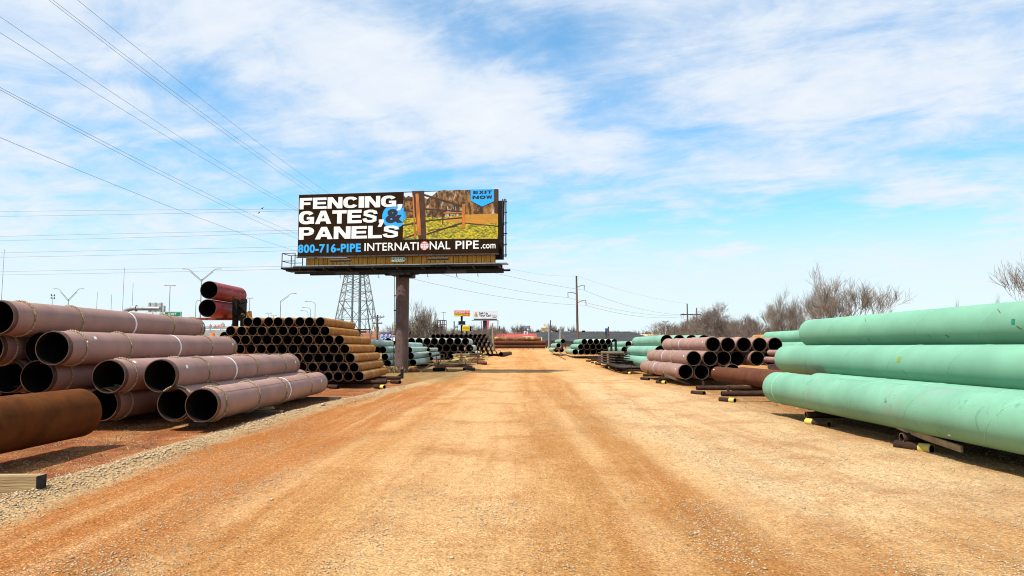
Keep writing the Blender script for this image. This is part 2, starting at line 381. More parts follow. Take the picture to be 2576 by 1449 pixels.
def build_ground():
    xs = np.concatenate([[-4000, -1500, -600, -300, -150, -80, -50, -35, -25, -18], np.arange(-14, 14.01, .11), [18, 25, 35, 50, 80, 150, 300, 600, 1500, 4000]])
    ys = np.concatenate([[-400, -150, -60, -25, -10, -3, 1], np.arange(3, 30, .11), np.arange(30, 60, .4), np.arange(60, 160, 3), [170, 190, 220, 260, 320, 400, 550, 800, 1300, 2500, 6000]])
    X, Y = np.meshgrid(xs, ys)
    Z = height(X, Y) + np.vectorize(gz)(Y)
    nx, ny = len(xs), len(ys)
    vs = np.stack([X.ravel(), Y.ravel(), Z.ravel()], 1)
    i = np.arange(ny-1)[:, None]*nx + np.arange(nx-1)[None, :]
    fs = np.stack([i, i+1, i+1+nx, i+nx], -1).reshape(-1, 4)
    me = bpy.data.meshes.new('ground')
    me.vertices.add(len(vs)); me.vertices.foreach_set('co', vs.ravel())
    me.loops.add(fs.size); me.loops.foreach_set('vertex_index', fs.ravel())
    me.polygons.add(len(fs)); me.polygons.foreach_set('loop_start', np.arange(len(fs))*4); me.polygons.foreach_set('loop_total', np.full(len(fs), 4))
    me.polygons.foreach_set('use_smooth', np.ones(len(fs), bool))
    me.update(calc_edges=True); me.validate()
    m = bpy.data.materials.new('dirt_and_gravel'); m.use_nodes = True
    t = NT(m.node_tree); b = t.n['Principled BSDF']
    b.inputs['Roughness'].default_value = .95; b.inputs['Specular IOR Level'].default_value = .15
    pos = t.new('ShaderNodeNewGeometry').outputs['Position']
    x, y, z = t.sep(pos)
    flat = t.xyz(x, y, 0.0)
    w1 = t.math('SUBTRACT', t.noise(t.xyz(t.math('MULTIPLY', x, .6), t.math('MULTIPLY', y, .22), 0.0), 1.0, 5, .6), .5)
    w2 = t.math('SUBTRACT', t.noise(flat, 2.2, 5, .65), .5)
    xd = t.math('SUBTRACT', x, t.math('MULTIPLY', t.math('SUBTRACT', y, 10.0), .006))
    xw = t.math('ADD', xd, t.math('ADD', t.math('MULTIPLY', w1, 2.2), t.math('MULTIPLY', w2, .7)))
    f = t.mapr(xw, -12, 12)
    P = lambda q: (q + 12) / 24
    RB, GR, OR, TN, TL, BR, CR = (.235, .062, .015), (.50, .36, .19), (.40, .140, .022), (.52, .28, .095), (.60, .375, .17), (.45, .230, .070), (.62, .45, .25)
    base = t.ramp(f, [(0, RB), (P(-5.6), RB), (P(-5.2), OR), (P(-3.2), (.42, .165, .036)), (P(-2.2), TN), (P(-1.4), TL), (P(-.1), TL), (P(.7), BR), (P(2.1), BR), (P(3.0), CR), (P(6.0), CR), (P(6.9), (.44, .27, .11)), (P(7.7), (.30, .14, .04)), (P(9), (.22, .10, .032)), (1, (.20, .095, .032))])
    # brown damp sweep across the near right of the track
    sweep = t.math('MULTIPLY', t.mapr(t.math('ADD', y, t.math('MULTIPLY', w1, 2.5)), 8.0, 6.9), t.mapr(t.math('ADD', x, t.math('MULTIPLY', w2, 1.5)), .4, 1.5))
    base = t.mix(t.math('MULTIPLY', sweep, .8), base, (*BR, 1))
    # the pushed-up gravel ridge on the left
    cxr = t.ramp(t.math('DIVIDE', y, 80.0), [(a / 80.0, ((b_ + 6) / 6,)*3) for a, b_ in zip(WY, WX)])
    cx = t.math('SUBTRACT', t.math('MULTIPLY', t.sep(cxr)[0], 6.0), 6.0)
    dl = t.math('ABSOLUTE', t.math('ADD', t.math('SUBTRACT', x, cx), t.math('MULTIPLY', w2, .55)))
    ridge = t.mapr(dl, .50, .22)
    leftof = t.mapr(t.math('ADD', t.math('SUBTRACT', x, cx), t.math('MULTIPLY', w2, .5)), .25, -.25)
    yard = t.ramp(t.noise(flat, .9, 6, .65), [(.32, (.14, .062, .022)), (.47, RB), (.58, (.33, .115, .030)), (.70, (.48, .30, .14))])
    base = t.mix(leftof, base, yard)
    keep_ridge = ridge
    # tyre streaks along the track
    xs_ = t.math('ADD', xd, t.math('MULTIPLY', t.math('SUBTRACT', t.noise(t.xyz(t.math('MULTIPLY', x, .25), t.math('MULTIPLY', y, .12), 9.0), 1.0, 3, .5), .5), .9))
    st = t.noise(t.xyz(t.math('MULTIPLY', xs_, 1.7), t.math('MULTIPLY', y, .085), 1.0), 1.0, 8, .68, .25)
    base = t.mix(t.math('MULTIPLY', t.mapr(st, .47, .68), .60), base, (.37, .140, .028, 1))
    st2 = t.noise(t.xyz(t.math('MULTIPLY', xs_, 2.6), t.math('MULTIPLY', y, .09), 4.0), 1.0, 8, .68, .25)
    base = t.mix(t.math('MULTIPLY', t.mapr(st2, .48, .68), .60), base, (.64, .42, .20, 1))
    # pale packed wheel tracks
    for c, w_, am in ((-2.7, .34, .55), (-1.0, .32, .5), (.9, .30, .45), (2.6, .36, .45), (3.9, .28, .35)):
        mid = t.math('ADD', t.math('MULTIPLY', t.math('SINE', t.math('ADD', t.math('MULTIPLY', y, .11), c)), .35), t.math('ADD', c, t.math('MULTIPLY', y, .012)))
        dd = t.math('ABSOLUTE', t.math('ADD', t.math('SUBTRACT', x, mid), t.math('MULTIPLY', w2, .35)))
        tk = t.math('MULTIPLY', t.mapr(dd, w_, w_*.35), t.mapr(st, .34, .58, .25, 1.0))
        base = t.mix(t.math('MULTIPLY', tk, am), base, (.66, .43, .205, 1))
    base = t.mix(leftof, base, yard)
    # blotches
    bl = t.noise(flat, .55, 6, .62)
    base = t.mix(t.math('MULTIPLY', t.mapr(bl, .50, .66), .6), base, (.37, .150, .034, 1))
    base = t.mix(t.math('MULTIPLY', keep_ridge, .92), base, (*GR, 1))
    # farther up the yard: drier, paler and more evenly orange
    far = t.mapr(y, 26, 60, 0, .60)
    fc = t.ramp(t.noise(t.xyz(t.math('MULTIPLY', x, .35), t.math('MULTIPLY', y, .10), 2.0), 1.0, 6, .65), [(.30, (.40, .165, .040)), (.5, (.54, .275, .085)), (.7, (.61, .36, .14))])
    base = t.mix(far, base, fc)
    # verge of dead grass around the billboard foot and beyond the yard
    gm = t.math('MULTIPLY', t.mapr(y, 33, 40), t.mapr(t.math('ADD', x, t.math('MULTIPLY', w2, 3.0)), -2.4, -3.4))
    base = t.mix(t.math('MULTIPLY', gm, .9), base, t.ramp(t.noise(flat, 1.8, 6, .7), [(.35, (.15, .10, .03)), (.55, (.27, .18, .06)), (.7, (.40, .29, .14))]))
    base = t.mix(t.mapr(y, 150, 175), base, (.26, .19, .09, 1))
    side = t.mapr(t.math('ABSOLUTE', t.math('SUBTRACT', x, 4.0)), 26, 34)
    base = t.mix(side, base, (.24, .165, .08, 1))
    # loose stones: pale flecks and the dark gaps between them
    for sc, th, amt, col in ((42.0, .19, .75, (.74, .61, .44, 1)), (85.0, .26, .65, (.70, .53, .33, 1))):
        vo = t.new('ShaderNodeTexVoronoi'); vo.inputs['Scale'].default_value = sc; t.put(vo.inputs['Vector'], flat)
        pick = t.math('GREATER_THAN', t.sep(vo.outputs['Color'])[0], .45)
        mk = t.math('MULTIPLY', t.math('LESS_THAN', vo.outputs['Distance'], th * 2), pick)
        den = t.mapr(t.noise(t.xyz(x, t.math('MULTIPLY', y, .4), 5.0), 1.1, 5, .6), .40, .6, .25, 1)
        fleck = t.mix(.35, t.mix(1.0, base, (1.55, 1.65, 1.8, 1), 'MULTIPLY'), col)
        base = t.mix(t.math('MULTIPLY', t.math('MULTIPLY', mk, den), amt), base, fleck)
    gr = t.noise(flat, 30, 5, .78)
    base = t.mix(1.0, base, t.ramp(gr, [(.30, (.42, .34, .26)), (.46, (.98, .97, .95)), (.70, (1.34, 1.40, 1.50))]), 'MULTIPLY')
    gr2 = t.noise(t.xyz(x, t.math('MULTIPLY', y, .75), 8.0), 8.5, 7, .85)
    base = t.mix(1.0, base, t.ramp(gr2, [(.32, (.62, .54, .46)), (.48, (1.0, .99, .97)), (.68, (1.22, 1.27, 1.34))]), 'MULTIPLY')
    vo3 = t.new('ShaderNodeTexVoronoi'); vo3.inputs['Scale'].default_value = 17; t.put(vo3.inputs['Vector'], t.xyz(x, t.math('MULTIPLY', y, .8), 0.0))
    mk3 = t.math('MULTIPLY', t.math('LESS_THAN', vo3.outputs['Distance'], .26), t.math('GREATER_THAN', t.sep(vo3.outputs['Color'])[1], .5))
    base = t.mix(t.math('MULTIPLY', mk3, .45), base, t.mix(1.0, base, (1.5, 1.6, 1.75, 1), 'MULTIPLY'))
    base = t.mix(1.0, base, (.775, .70, .625, 1), 'MULTIPLY')
    t.l.new(base, b.inputs['Base Color'])
    bn = t.new('ShaderNodeBump'); bn.inputs['Strength'].default_value = 1.0; bn.inputs['Distance'].default_value = .03
    vo2 = t.new('ShaderNodeTexVoronoi'); vo2.inputs['Scale'].default_value = 34; t.put(vo2.inputs['Vector'], flat)
    hh = t.math('ADD', t.math('MULTIPLY', gr, .8), t.math('MULTIPLY', vo2.outputs['Distance'], -.7))
    hh = t.math('ADD', hh, t.math('MULTIPLY', t.noise(flat, 7, 5, .65), 1.3))
    t.put(bn.inputs['Height'], hh); t.l.new(bn.outputs[0], b.inputs['Normal'])
    me.materials.append(m)
    tag(obj('ground', me), kind='structure')
build_ground()

def build_gravel():
    rs = np.random.RandomState(11)
    N = 200000
    # candidate places, denser close to the camera
    Y = 4.6 + 26 * rs.rand(N)**1.5
    X = (rs.rand(N)*2 - 1) * np.minimum(.80*Y + 1, 12)
    l, r = windrow(X, Y)
    d = .03 + .9*np.clip(vnoise(X*.9, Y*.25, 21)*vnoise(X*2.2, Y*.9, 22)*2 - .35, 0, 1) + 1.3*np.clip(l*1.5, 0, 1) + .34*np.clip(r, 0, 1) + .14*(X > 2.8) + .10*(X < -5.6)
    d = d * np.clip(1.25 - Y/34, .15, 1)
    keep = rs.rand(N) < d
    X, Y, l = X[keep], Y[keep], l[keep]
    n = len(X)
    size = (.0055 + .008*rs.rand(n)**2.2) * (1 + 1.5*np.clip(l, 0, 1)*rs.rand(n)) * (1 + .02*Y)
    big = rs.rand(n) < .006; size[big] *= 2.0
    Z = height(X, Y) + size*.25
    base = np.array([(1, 0, 0), (.3, .95, .1), (-.8, .6, -.1), (-.85, -.5, .1), (.25, -1, 0), (.1, .1, .75), (0, 0, -.6)])
    fc = [(0, 1, 5), (1, 2, 5), (2, 3, 5), (3, 4, 5), (4, 0, 5), (1, 0, 6), (2, 1, 6), (3, 2, 6), (4, 3, 6), (0, 4, 6)]
    V = base[None]*(1 + .5*(rs.rand(n, 7, 3)-.5)) * size[:, None, None]
    V[:, :, 2] *= .75
    a = rs.rand(n)*2*PI; ca, sa = np.cos(a)[:, None], np.sin(a)[:, None]
    vx = V[:, :, 0]*ca - V[:, :, 1]*sa; vy = V[:, :, 0]*sa + V[:, :, 1]*ca
    V = np.stack([vx + X[:, None], vy + Y[:, None], V[:, :, 2] + Z[:, None]], -1).reshape(-1, 3)
    Fc = (np.arange(n)[:, None, None]*7 + np.array(fc)[None]).reshape(-1, 3)
    me = bpy.data.meshes.new('gravel')
    me.vertices.add(len(V)); me.vertices.foreach_set('co', V.ravel())
    me.loops.add(Fc.size); me.loops.foreach_set('vertex_index', Fc.ravel())
    me.polygons.add(len(Fc)); me.polygons.foreach_set('loop_start', np.arange(len(Fc))*3); me.polygons.foreach_set('loop_total', np.full(len(Fc), 3))
    me.update(calc_edges=True)
    m = mat('loose_gravel', (.54, .43, .28), .9, .3, 40, col2=(.34, .20, .08), lo=.38, hi=.56, rand=0, spec=.2)
    me.materials.append(m)
    tag(obj('gravel', me), 'loose pale gravel stones scattered over the dirt track', kind='stuff')
build_gravel()

# ------------------------------------------------------------------ pipes
YAW = .0145
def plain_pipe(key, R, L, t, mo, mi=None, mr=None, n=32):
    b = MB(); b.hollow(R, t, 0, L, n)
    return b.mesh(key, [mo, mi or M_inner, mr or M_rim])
def put(name, me, loc, label, cat='pipe', group=None, roll=None, yaw=YAW, pitch=0.0):
    o = obj(name, me); o.location = loc
    o.rotation_euler = (pitch, rnd.uniform(0, 6.28) if roll is None else roll, yaw)
    return tag(o, label, cat, group)
def ring_mesh(key, R, r, m, n=64, twist=0):
    b = MB()
    if not twist:
        b.tube([(R*math.cos(2*PI*i/n), 0, R*math.sin(2*PI*i/n)) for i in range(n)], r, 6, closed=True)
    else:
        k = n * 4
        for ph in (0, PI):
            pts = []
            for i in range(k):
                a = 2*PI*i/k; w = twist*a + ph
                rr = R + r*.62*math.cos(w); pts.append((rr*math.cos(a), r*.62*math.sin(w)*1.2, rr*math.sin(a)))
            b.tube(pts, r*.72, 5, closed=True)
    return b.mesh(key, m, 60)
def patch_mesh(key, R, a0, a1, y0, y1, m, lift=.003, skew=0.0, n=6):
    b = MB(); R += lift
    vs = []
    for i in range(n+1):
        a = a0 + (a1-a0)*i/n
        for y in (y0, y1): vs.append((R*math.cos(a), y + skew*i/n, R*math.sin(a)))
    b.add(vs, [(2*i, 2*i+1, 2*i+3, 2*i+2) for i in range(n)])
    return b.mesh(key, m)
def band_mesh(key, R, w, m, n=48):
    b = MB(); cs = [(math.cos(2*PI*j/n), math.sin(2*PI*j/n)) for j in range(n)]
    b.add([(R*c, y, R*q) for y in (-w/2, w/2) for c, q in cs], [(j, (j+1) % n, n+(j+1) % n, n+j)[::-1] for j in range(n)])
    return b.mesh(key, m)

# --- mauve coated pipes: coated shell, bare brown ends, twisted ropes, a painted band, paper labels
def mauve_kit(tag_, R, L, t=.018, twist=70, rr=.020, far=False):
    k = {}
    cut = .115 if not far else .07
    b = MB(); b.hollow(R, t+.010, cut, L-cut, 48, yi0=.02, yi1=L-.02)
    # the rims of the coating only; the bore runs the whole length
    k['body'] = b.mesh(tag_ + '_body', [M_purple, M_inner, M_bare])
    e = MB(); e.hollow(R-.008, t, 0, cut+.01, 48, mo=0, mi=1, mr=2)
    k['end'] = e.mesh(tag_ + '_bare_end', [M_bare, M_inner, M_bare if not far else M_rim])
    k['rope'] = ring_mesh(tag_ + '_rope', R+.012, rr, M_rope, 60, twist) if not far else ring_mesh(tag_ + '_rope', R+.008, .018, M_rope, 48)
    k['band'] = band_mesh(tag_ + '_band', R+.003, .085, M_white)
    k['label'] = patch_mesh(tag_ + '_label', R, .30, .52, 0, .10, M_paper, skew=.03)
    k['R'], k['L'], k['cut'] = R, L, cut
    return k
def mauve(kit, x, y, z, label, group, ropes, band=None, labels=(), yaw=YAW, roll=0.0, flip=False):
    o = put('mauve_pipe', kit['body'], (x, y, z), label, 'pipe', group, roll, yaw)
    obj('bare_end', kit['end'], o)
    e = obj('bare_end', kit['end'], o, (0, kit['L'], 0)); e.rotation_euler = (0, 0, PI)
    for i, q in enumerate(ropes):
        r = obj('rope_ring', kit['rope'], o, (0, q, 0)); r.rotation_euler = (rnd.uniform(-.03, .03), rnd.uniform(0, 6), rnd.uniform(-.05, .05))
    if band: obj('paint_band', kit['band'], o, (0, band, 0))
    for y0, a in labels:
        l = obj('paper_label', kit['label'], o, (0, y0, 0)); l.rotation_euler = (0, -a if not flip else a - PI, 0)
    return o
GL = 'mauve coated pipes stacked left of the track'
KL = mauve_kit('mauve_long', .35, 9.2)
def ml(x, y, z, label, ropes=(.5, 2.6, 6.6, 8.85), band=4.7, labels=((.85, .1), (8.7, -.1)), **k): return mauve(KL, x, y, z, label, GL, ropes, band, labels, **k)
ml(-10.22, 14.2, 2.33, 'topmost mauve pipe of the left stack, its end cut by the photo edge', (.62, 2.35, 7.0, 8.9), 4.75, ((9.0, -.1),))
ml(-9.22, 14.4, 1.72, 'mauve pipe just below the topmost one, open end with rope and paper label', (.62, 2.4, 7.1, 8.95), 5.0, ((.95, .25), (8.7, -.1)))
ml(-8.26, 14.75, 1.14, 'mauve pipe with frayed rope, touching the open pipe to its right in row two', (.45, 2.9, 7, 8.9), 5.0, ((.55, .55),))
ml(-7.33, 15.0, 1.145, 'rightmost mauve pipe of the second lowest row with wide brown end', (1.7, 5.0, 7.6, 8.9), 3.4, ((.5, .1), (8.6, -.1)))
ml(-7.05, 15.05, .56, 'mauve pipe on the ground row half hidden behind the front rightmost pipe', (.12, 1.9, 5.6), 4.0, ())
p6 = ml(-6.31, 14.7, .56, 'front rightmost mauve pipe on the ground row, lying on timber blocks', (.42, 2.5, 4.6, 7.2), 5.0, ((.38, .35), (8.3, -.1)))
ml(-8.47, 14.9, .56, 'shaded mauve pipe on the ground row behind the rusty pipe end', (.55, 3), 5.0, ())
ml(-9.76, 14.8, 1.13, 'mauve pipe with rope near its mouth below the topmost two, left of centre', (.62, 3), 5.0, ())
ml(-10.5, 15.0, 1.13, 'dark mouthed mauve pipe at the left photo edge, lower of two', (.6, 3), 5.0, ())
ml(-9.94, 15.15, 1.72, 'mauve pipe whose dark mouth sits left of the labelled open pipe', (.35, 3), 5.0, ())
ml(-10.68, 14.6, 1.72, 'mauve pipe at the left photo edge directly below the topmost pipe', (.4, 3), 5.0, ())
hid = [(-9.0, 17.4, 1.14, 'recessed mauve pipe in the dark gap of row two of left stack'), (-7.77, 17.6, .56, 'recessed mauve pipe in the dark gap of the ground row'),
       (-9.21, 16.4, .56, 'mauve pipe deep in shadow beneath the left stack'), (-9.95, 15.9, .56, 'mauve pipe deep in shadow at the left foot of the stack')]
hid += [(-10.7 - .72*k, 15.5 + .3*(k % 2), .56, 'hidden mauve pipe added to block sky left of the stack, ground row, ' + nth(k, 'right')) for k in range(4)] + [(-11.25 - .72*k, 15.4, 1.13, 'hidden mauve pipe added to block sky left of the stack, second row, ' + nth(k, 'right')) for k in range(3)] + [(-11.4 - .72*k, 15.3, 1.72, 'hidden mauve pipe added to block sky left of the stack, third row, ' + nth(k, 'right')) for k in range(2)]  # stack's hidden left side, added to block sky light in its gaps
for x, y, z, l in hid: ml(x, y, z, l, (.4, 3), 5.0, ())
# torn orange tag and seam on the front pipe
obj('orange_tag', patch_mesh('orange_tag', .35, 1.0, 1.5, 0, .05, M_orange, skew=.25), p6, (0, 5.6, 0))
b = MB(); b.tube([(0, .13, 0), (0, 9.05, 0)], .006, 5); sm = b.mesh('lengthwise_seam', M_purple)
q = obj('weld_seam', sm, p6, (.35*math.cos(.75), 0, .35*math.sin(.75)))

# --- loose rusty pipe in front of the left stack
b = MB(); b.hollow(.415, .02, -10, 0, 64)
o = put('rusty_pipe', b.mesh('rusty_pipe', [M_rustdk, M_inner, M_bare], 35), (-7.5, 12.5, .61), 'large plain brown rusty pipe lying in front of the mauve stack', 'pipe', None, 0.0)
for y in (-1.55, -6.8):
    r_ = obj('weld_seam', ring_mesh('rust_weld_%d' % int(-y), .416, .005, M_seamb, 64), o, (0, y, 0)); r_.rotation_euler = (0, 0, .06)

# --- near green stack on the right
GG = 'large green coated pipes nearest on the right'
def helix(R, L, pitch, ph, r, m, key, n=260):
    b = MB(); b.tube([(R*math.cos(ph + 2*PI*y/pitch), y, R*math.sin(ph + 2*PI*y/pitch)) for y in [L*i/n for i in range(n+1)]], r, 4)
    return b.mesh(key, m)
LG = 12.0; RG = .395
b = MB(); b.hollow(RG, .02, 0, LG, 64); me_g = b.mesh('green_pipe', [M_green, M_inner, M_rimdark])
seam_g = helix(RG, LG, 2.05, .4, .0045, M_seamg, 'green_weld')
def green(x, yfar, z, label, roll=0.0):
    o = put('green_pipe', me_g, (x, yfar - LG, z), label, 'pipe', GG, 0.0, .004)
    s = obj('weld_seam', seam_g, o); s.rotation_euler = (0, roll, 0)
    return o
g1 = green(6.90, 18.6, .70, 'scuffed green pipe lowest in the near right stack, resting on sleepers', 1.0)
g1.data = me_g.copy(); g1.data.materials[0] = M_greendirty
g2 = green(8.18, 21.2, 1.39, 'green pipe of the middle row with an olive square sticker, near right', 2.0)
g3 = green(8.80, 20.9, 2.14, 'topmost green pipe of the near right stack with small scrapes', 3.0)
for x, y, z, l in ((7.73, 18.0, .70, 'green pipe behind the lowest one in the near right stack'), (8.56, 18.2, .70, 'green pipe third in the ground row of near right stack'),
                   (9.38, 18.4, .70, 'hidden green pipe added to deepen shade, fourth in near right ground row'), (10.2, 18.5, .70, 'hidden green pipe added to deepen shade, fifth in near right ground row'), (9.95, 18.6, 1.39, 'hidden green pipe added to deepen shade, third in near right middle row'), (9.62, 18.9, 2.12, 'green pipe behind the topmost one in the near right stack'), (9.10, 20.6, 1.39, 'green pipe behind the stickered one in the middle row')):  # fourth, fifth and middle-row third: added to deepen the shade under the stack
    green(x, y, z, l, x)
LEFTA = PI                                             # the side that faces the track
def gpatch(o, m, name, a, da, y, dy, skew=0.0):
    key = 'p_%s_%.2f_%.2f' % (name, a, y)
    obj(name, patch_mesh(key, RG, a, a + da, y, y + dy, m, skew=skew), o)
gpatch(g2, M_olive, 'square_sticker', LEFTA - .12, -.30, 5.2, .13)
gpatch(g3, M_dkgreen, 'square_sticker', LEFTA + .05, -.24, 3.05, .085)
for y, a, dy, sk in ((3.0, .12, .035, .10), (5.0, .42, .05, .08), (8.1, .55, .025, .06), (8.5, .50, .02, .05), (5.6, .40, .018, .10)):
    gpatch(g3, M_scrape, 'scrape_mark', LEFTA + a, .15, y, dy, -sk)
for y, a in ((3.6, -.75), (8.3, -.8)):
    gpatch(g3, M_scrape, 'scrape_mark', LEFTA + a, .26, y, .022, -.16)
for y, a in ((5.15, .25), (9.3, .5)): gpatch(g2, M_scrape, 'scrape_mark', LEFTA + a, .30, y, .014, -.10)
obj('end_bead', ring_mesh('end_bead', RG, .012, M_seamg, 64), g1, (0, LG - .62, 0)).rotation_euler = (0, 0, .05)
obj('white_label', patch_mesh('white_label', RG, LEFTA + .75, LEFTA + .85, 0, .06, M_paper, skew=.05), g1, (0, 4.3, 0))
# further green pipe seen above the mauve stack
far_g = plain_pipe('green_pipe_beyond', .42, 11, .02, M_green, None, M_rimdark, 48)
for i, (x, z) in enumerate(((18.2, 2.36), (19.05, 2.36), (17.7, 1.62), (18.6, 1.62), (17.3, .9), (18.2, .9))):
    put('green_pipe', far_g, (x + .02, 39.5, z), ['green pipe end showing above the mauve pipes beyond the near stack', 'green pipe on top of the stack beyond, farther right of the two', 'green pipe in middle row of the stack beyond the near green one', 'green pipe in middle row of the stack beyond, farther right', 'green pipe on the ground of the stack beyond the near green one', 'green pipe on the ground of the stack beyond, farther right'][i], 'pipe', 'green pipes beyond the near stack', None)

# --- mauve stack on the right
GM = 'mauve coated pipes stacked right of the track'
KR = mauve_kit('mauve_right', .34, 8.8, far=True)
ROWS = [(.63, 7.72, 4, 'bottom', (0, .1, .5, .4)), (1.22, 8.10, 6, 'middle', (0, .05, .5, .9, .35, .8)), (1.84, 9.05, 5, 'top', (.3, .5, .55, .6, .7))]
for z, x0, n, row, rec in ROWS:
    for i in range(n):
        mauve(KR, x0 + .735*i, 32 + rec[i], z + rnd.uniform(-.012, .012), 'mauve pipe, %s in %s row of the right mauve stack' % (nth(i, 'left'), row), GM,
              (.9 if i else .12, 3.1, 6.8, 8.6) if row == 'top' else (3.0, 6.6, 8.45), 5.0 if row != 'bottom' else 5.3, ((.5, .75),), flip=True)
# three thin mauve pipes and two dark brown ones beside them
thin = plain_pipe('thin_mauve_pipe', .115, 9, .012, M_purple, None, M_rim, 24)
for z, x, l in ((1.50, 11.0, 'upper'), (1.215, 10.85, 'middle'), (.90, 11.0, 'lower')):
    put('thin_mauve_pipe', thin, (x, 21.3, z), '%s of three thin mauve pipes beside the near green stack' % l, 'pipe', 'thin mauve pipes')
dk = plain_pipe('maroon_pipe', .30, 10.5, .018, M_maroon, None, M_rim, 48)
o = put('maroon_pipe', dk, (8.98, 20.4, .60), 'dark maroon pipe lying in front of the right mauve stack', 'pipe', 'maroon pipes', 0.0)
obj('weld_seam', ring_mesh('maroon_weld', .30, .006, M_maroon, 48), o, (0, 4.6, 0))
for dx, y in ((0, 0), (.09, .07), (0, .09)):
    obj('chalk_mark', patch_mesh('chalk_%.2f_%.2f' % (dx, y), .30, PI - .55 - dx, PI - .62 - dx, 0, .10, M_paper), o, (0, 10.12 + y, 0))
put('maroon_pipe', dk, (9.64, 19.2, .61), 'second maroon pipe half hidden behind the first, right of the track', 'pipe', 'maroon pipes')
for i, (x, y) in enumerate(((22.5, 62), (24.2, 62.3), (25.6, 62.1))):
    put('brown_pipe', plain_pipe('brown_pipe_small', .36, 3.2, .02, M_rust, None, M_rimdark, 24) if i == 0 else bpy.data.meshes['brown_pipe_small'], (x*.985, y, 2.45), 'short brown pipe showing above the right mauve stack, ' + nth(i, 'left'), 'pipe', 'brown pipes behind the mauve stack')
prop = MB()
for x in (21.7, 25.6): prop.box((x, 64, 1.05), (.3, .3, 2.06))
prop.box((23.7, 64, 2.0), (4.6, .3, .18))
tag(prop.build('pipe_rack', M_dark), 'dark steel rack carrying the short brown pipes behind mauve stack', 'rack')

# --- green stack farther along on the right
G3 = 'green pipes farther along on the right'
gm = plain_pipe('green_pipe_mid', .39, 11, .02, M_green2, None, M_rimdark, 40)
for z, x0, n, row in ((.70, 9.12, 5, 'bottom'), (1.42, 9.52, 4, 'middle'), (2.12, 9.92, 4, 'top')):
    for i in range(n):
        put('green_pipe', gm, (x0 + .86*i, 46 + (.0 if i == 0 else .25*i), z), 'green pipe, %s in %s row of stack behind right mauve pipes' % (nth(i, 'left'), row), 'pipe', G3, None, .0)
# --- pale green stacks at the far right of the track
G4 = 'pale green pipes at the end of the track'
mA = plain_pipe('pale_green_pipe', .31, 9, .018, M_green2, None, M_rim, 32)
mB = plain_pipe('mint_pipe_far', .31, 9, .018, M_mint, None, M_rim, 32)
for z, x0, n, row in ((1.15, 7.2-1.75, 8, 'bottom'), (1.71, 7.55-1.5, 7, 'middle'), (2.27, 7.84-1.4, 6, 'top')):
    z += .02
    for i in range(n):
        x = x0 + 1.42 + .675*i
        put('pale_green_pipe', mA if (i < 1) else mB, (x, 78 + .15*i, z), 'pale green pipe, %s in %s row of stack by the wooden pole' % (nth(i, 'left'), row), 'pipe', G4, None, .012)
for z, x, l in ((2.42, 6.28, 'topmost'), (1.90, 5.72, 'middle'), (1.34, 5.45, 'lowest')):
    put('pale_green_pipe', plain_pipe('pale_green_small', .275, 10, .018, M_green2, None, M_rim, 28) if l == 'topmost' else bpy.data.meshes['pale_green_small'], (x - .02, 88, z), '%s pale green pipe at the left end of the far stack' % l, 'pipe', 'single file pale green pipes', None, .0145)
put('grey_pipe', plain_pipe('grey_pipe_small', .27, 9, .018, M_wallgrey, None, M_rim, 28), (5.95, 86, 1.34), 'grey pipe on the ground between pale green ones, end of the track', 'pipe')
G5 = 'pale green pipes behind the rod bundles'
for z, x0, n, row in ((.85, 10.6, 4, 'bottom'), (1.43, 10.95, 4, 'middle'), (1.98, 11.35, 3, 'top')):
    for i in range(n):
        put('pale_green_pipe', mA if i < 2 else mB, (x0 + .67*i, 70, z), 'pale green pipe, %s in %s row behind the rod bundles' % (nth(i, 'left'), row), 'pipe', G5)

# --- orange rusty stack beside the billboard pole
G6 = 'rusty pipes stacked left of the billboard pole'
mr_ = plain_pipe('rusty_pipe_stacked', .202, 6.3, .012, M_rust, None, M_rim, 28)
RX = [2095, 2037, 1978, 1915, 1852, 1672, 1612]; RN = [6, 8, 10, 11, 11, 10, 8]
RNAME = ['bottom', 'sixth', 'fifth', 'fourth', 'third', 'second', 'top']
for r in range(7):
    for i in range(RN[r]):
        x = ((RX[r]*.2083 + 469.6) - 1288) / F * 30.1 - .4375*i
        z = .51 + .379*r
        o = put('rusty_pipe', mr_, (x + rnd.uniform(-.012, .012), 30.1 + rnd.uniform(-.05, .06), z + rnd.uniform(-.006, .006)), 'rusty pipe, %s in %s row of stack left of billboard pole' % (nth(i, 'right'), RNAME[r]), 'pipe', G6)
for i, (px, py) in enumerate(((455, 742), (590, 770))):
    p = at(px*.2083 + 469.6, py*.2083 + 691, 32.5)
    put('rusty_pipe', mr_, p, 'rusty pipe peeping over the mauve pipes, %s of two' % ('left' if i == 0 else 'right'), 'pipe', G6)

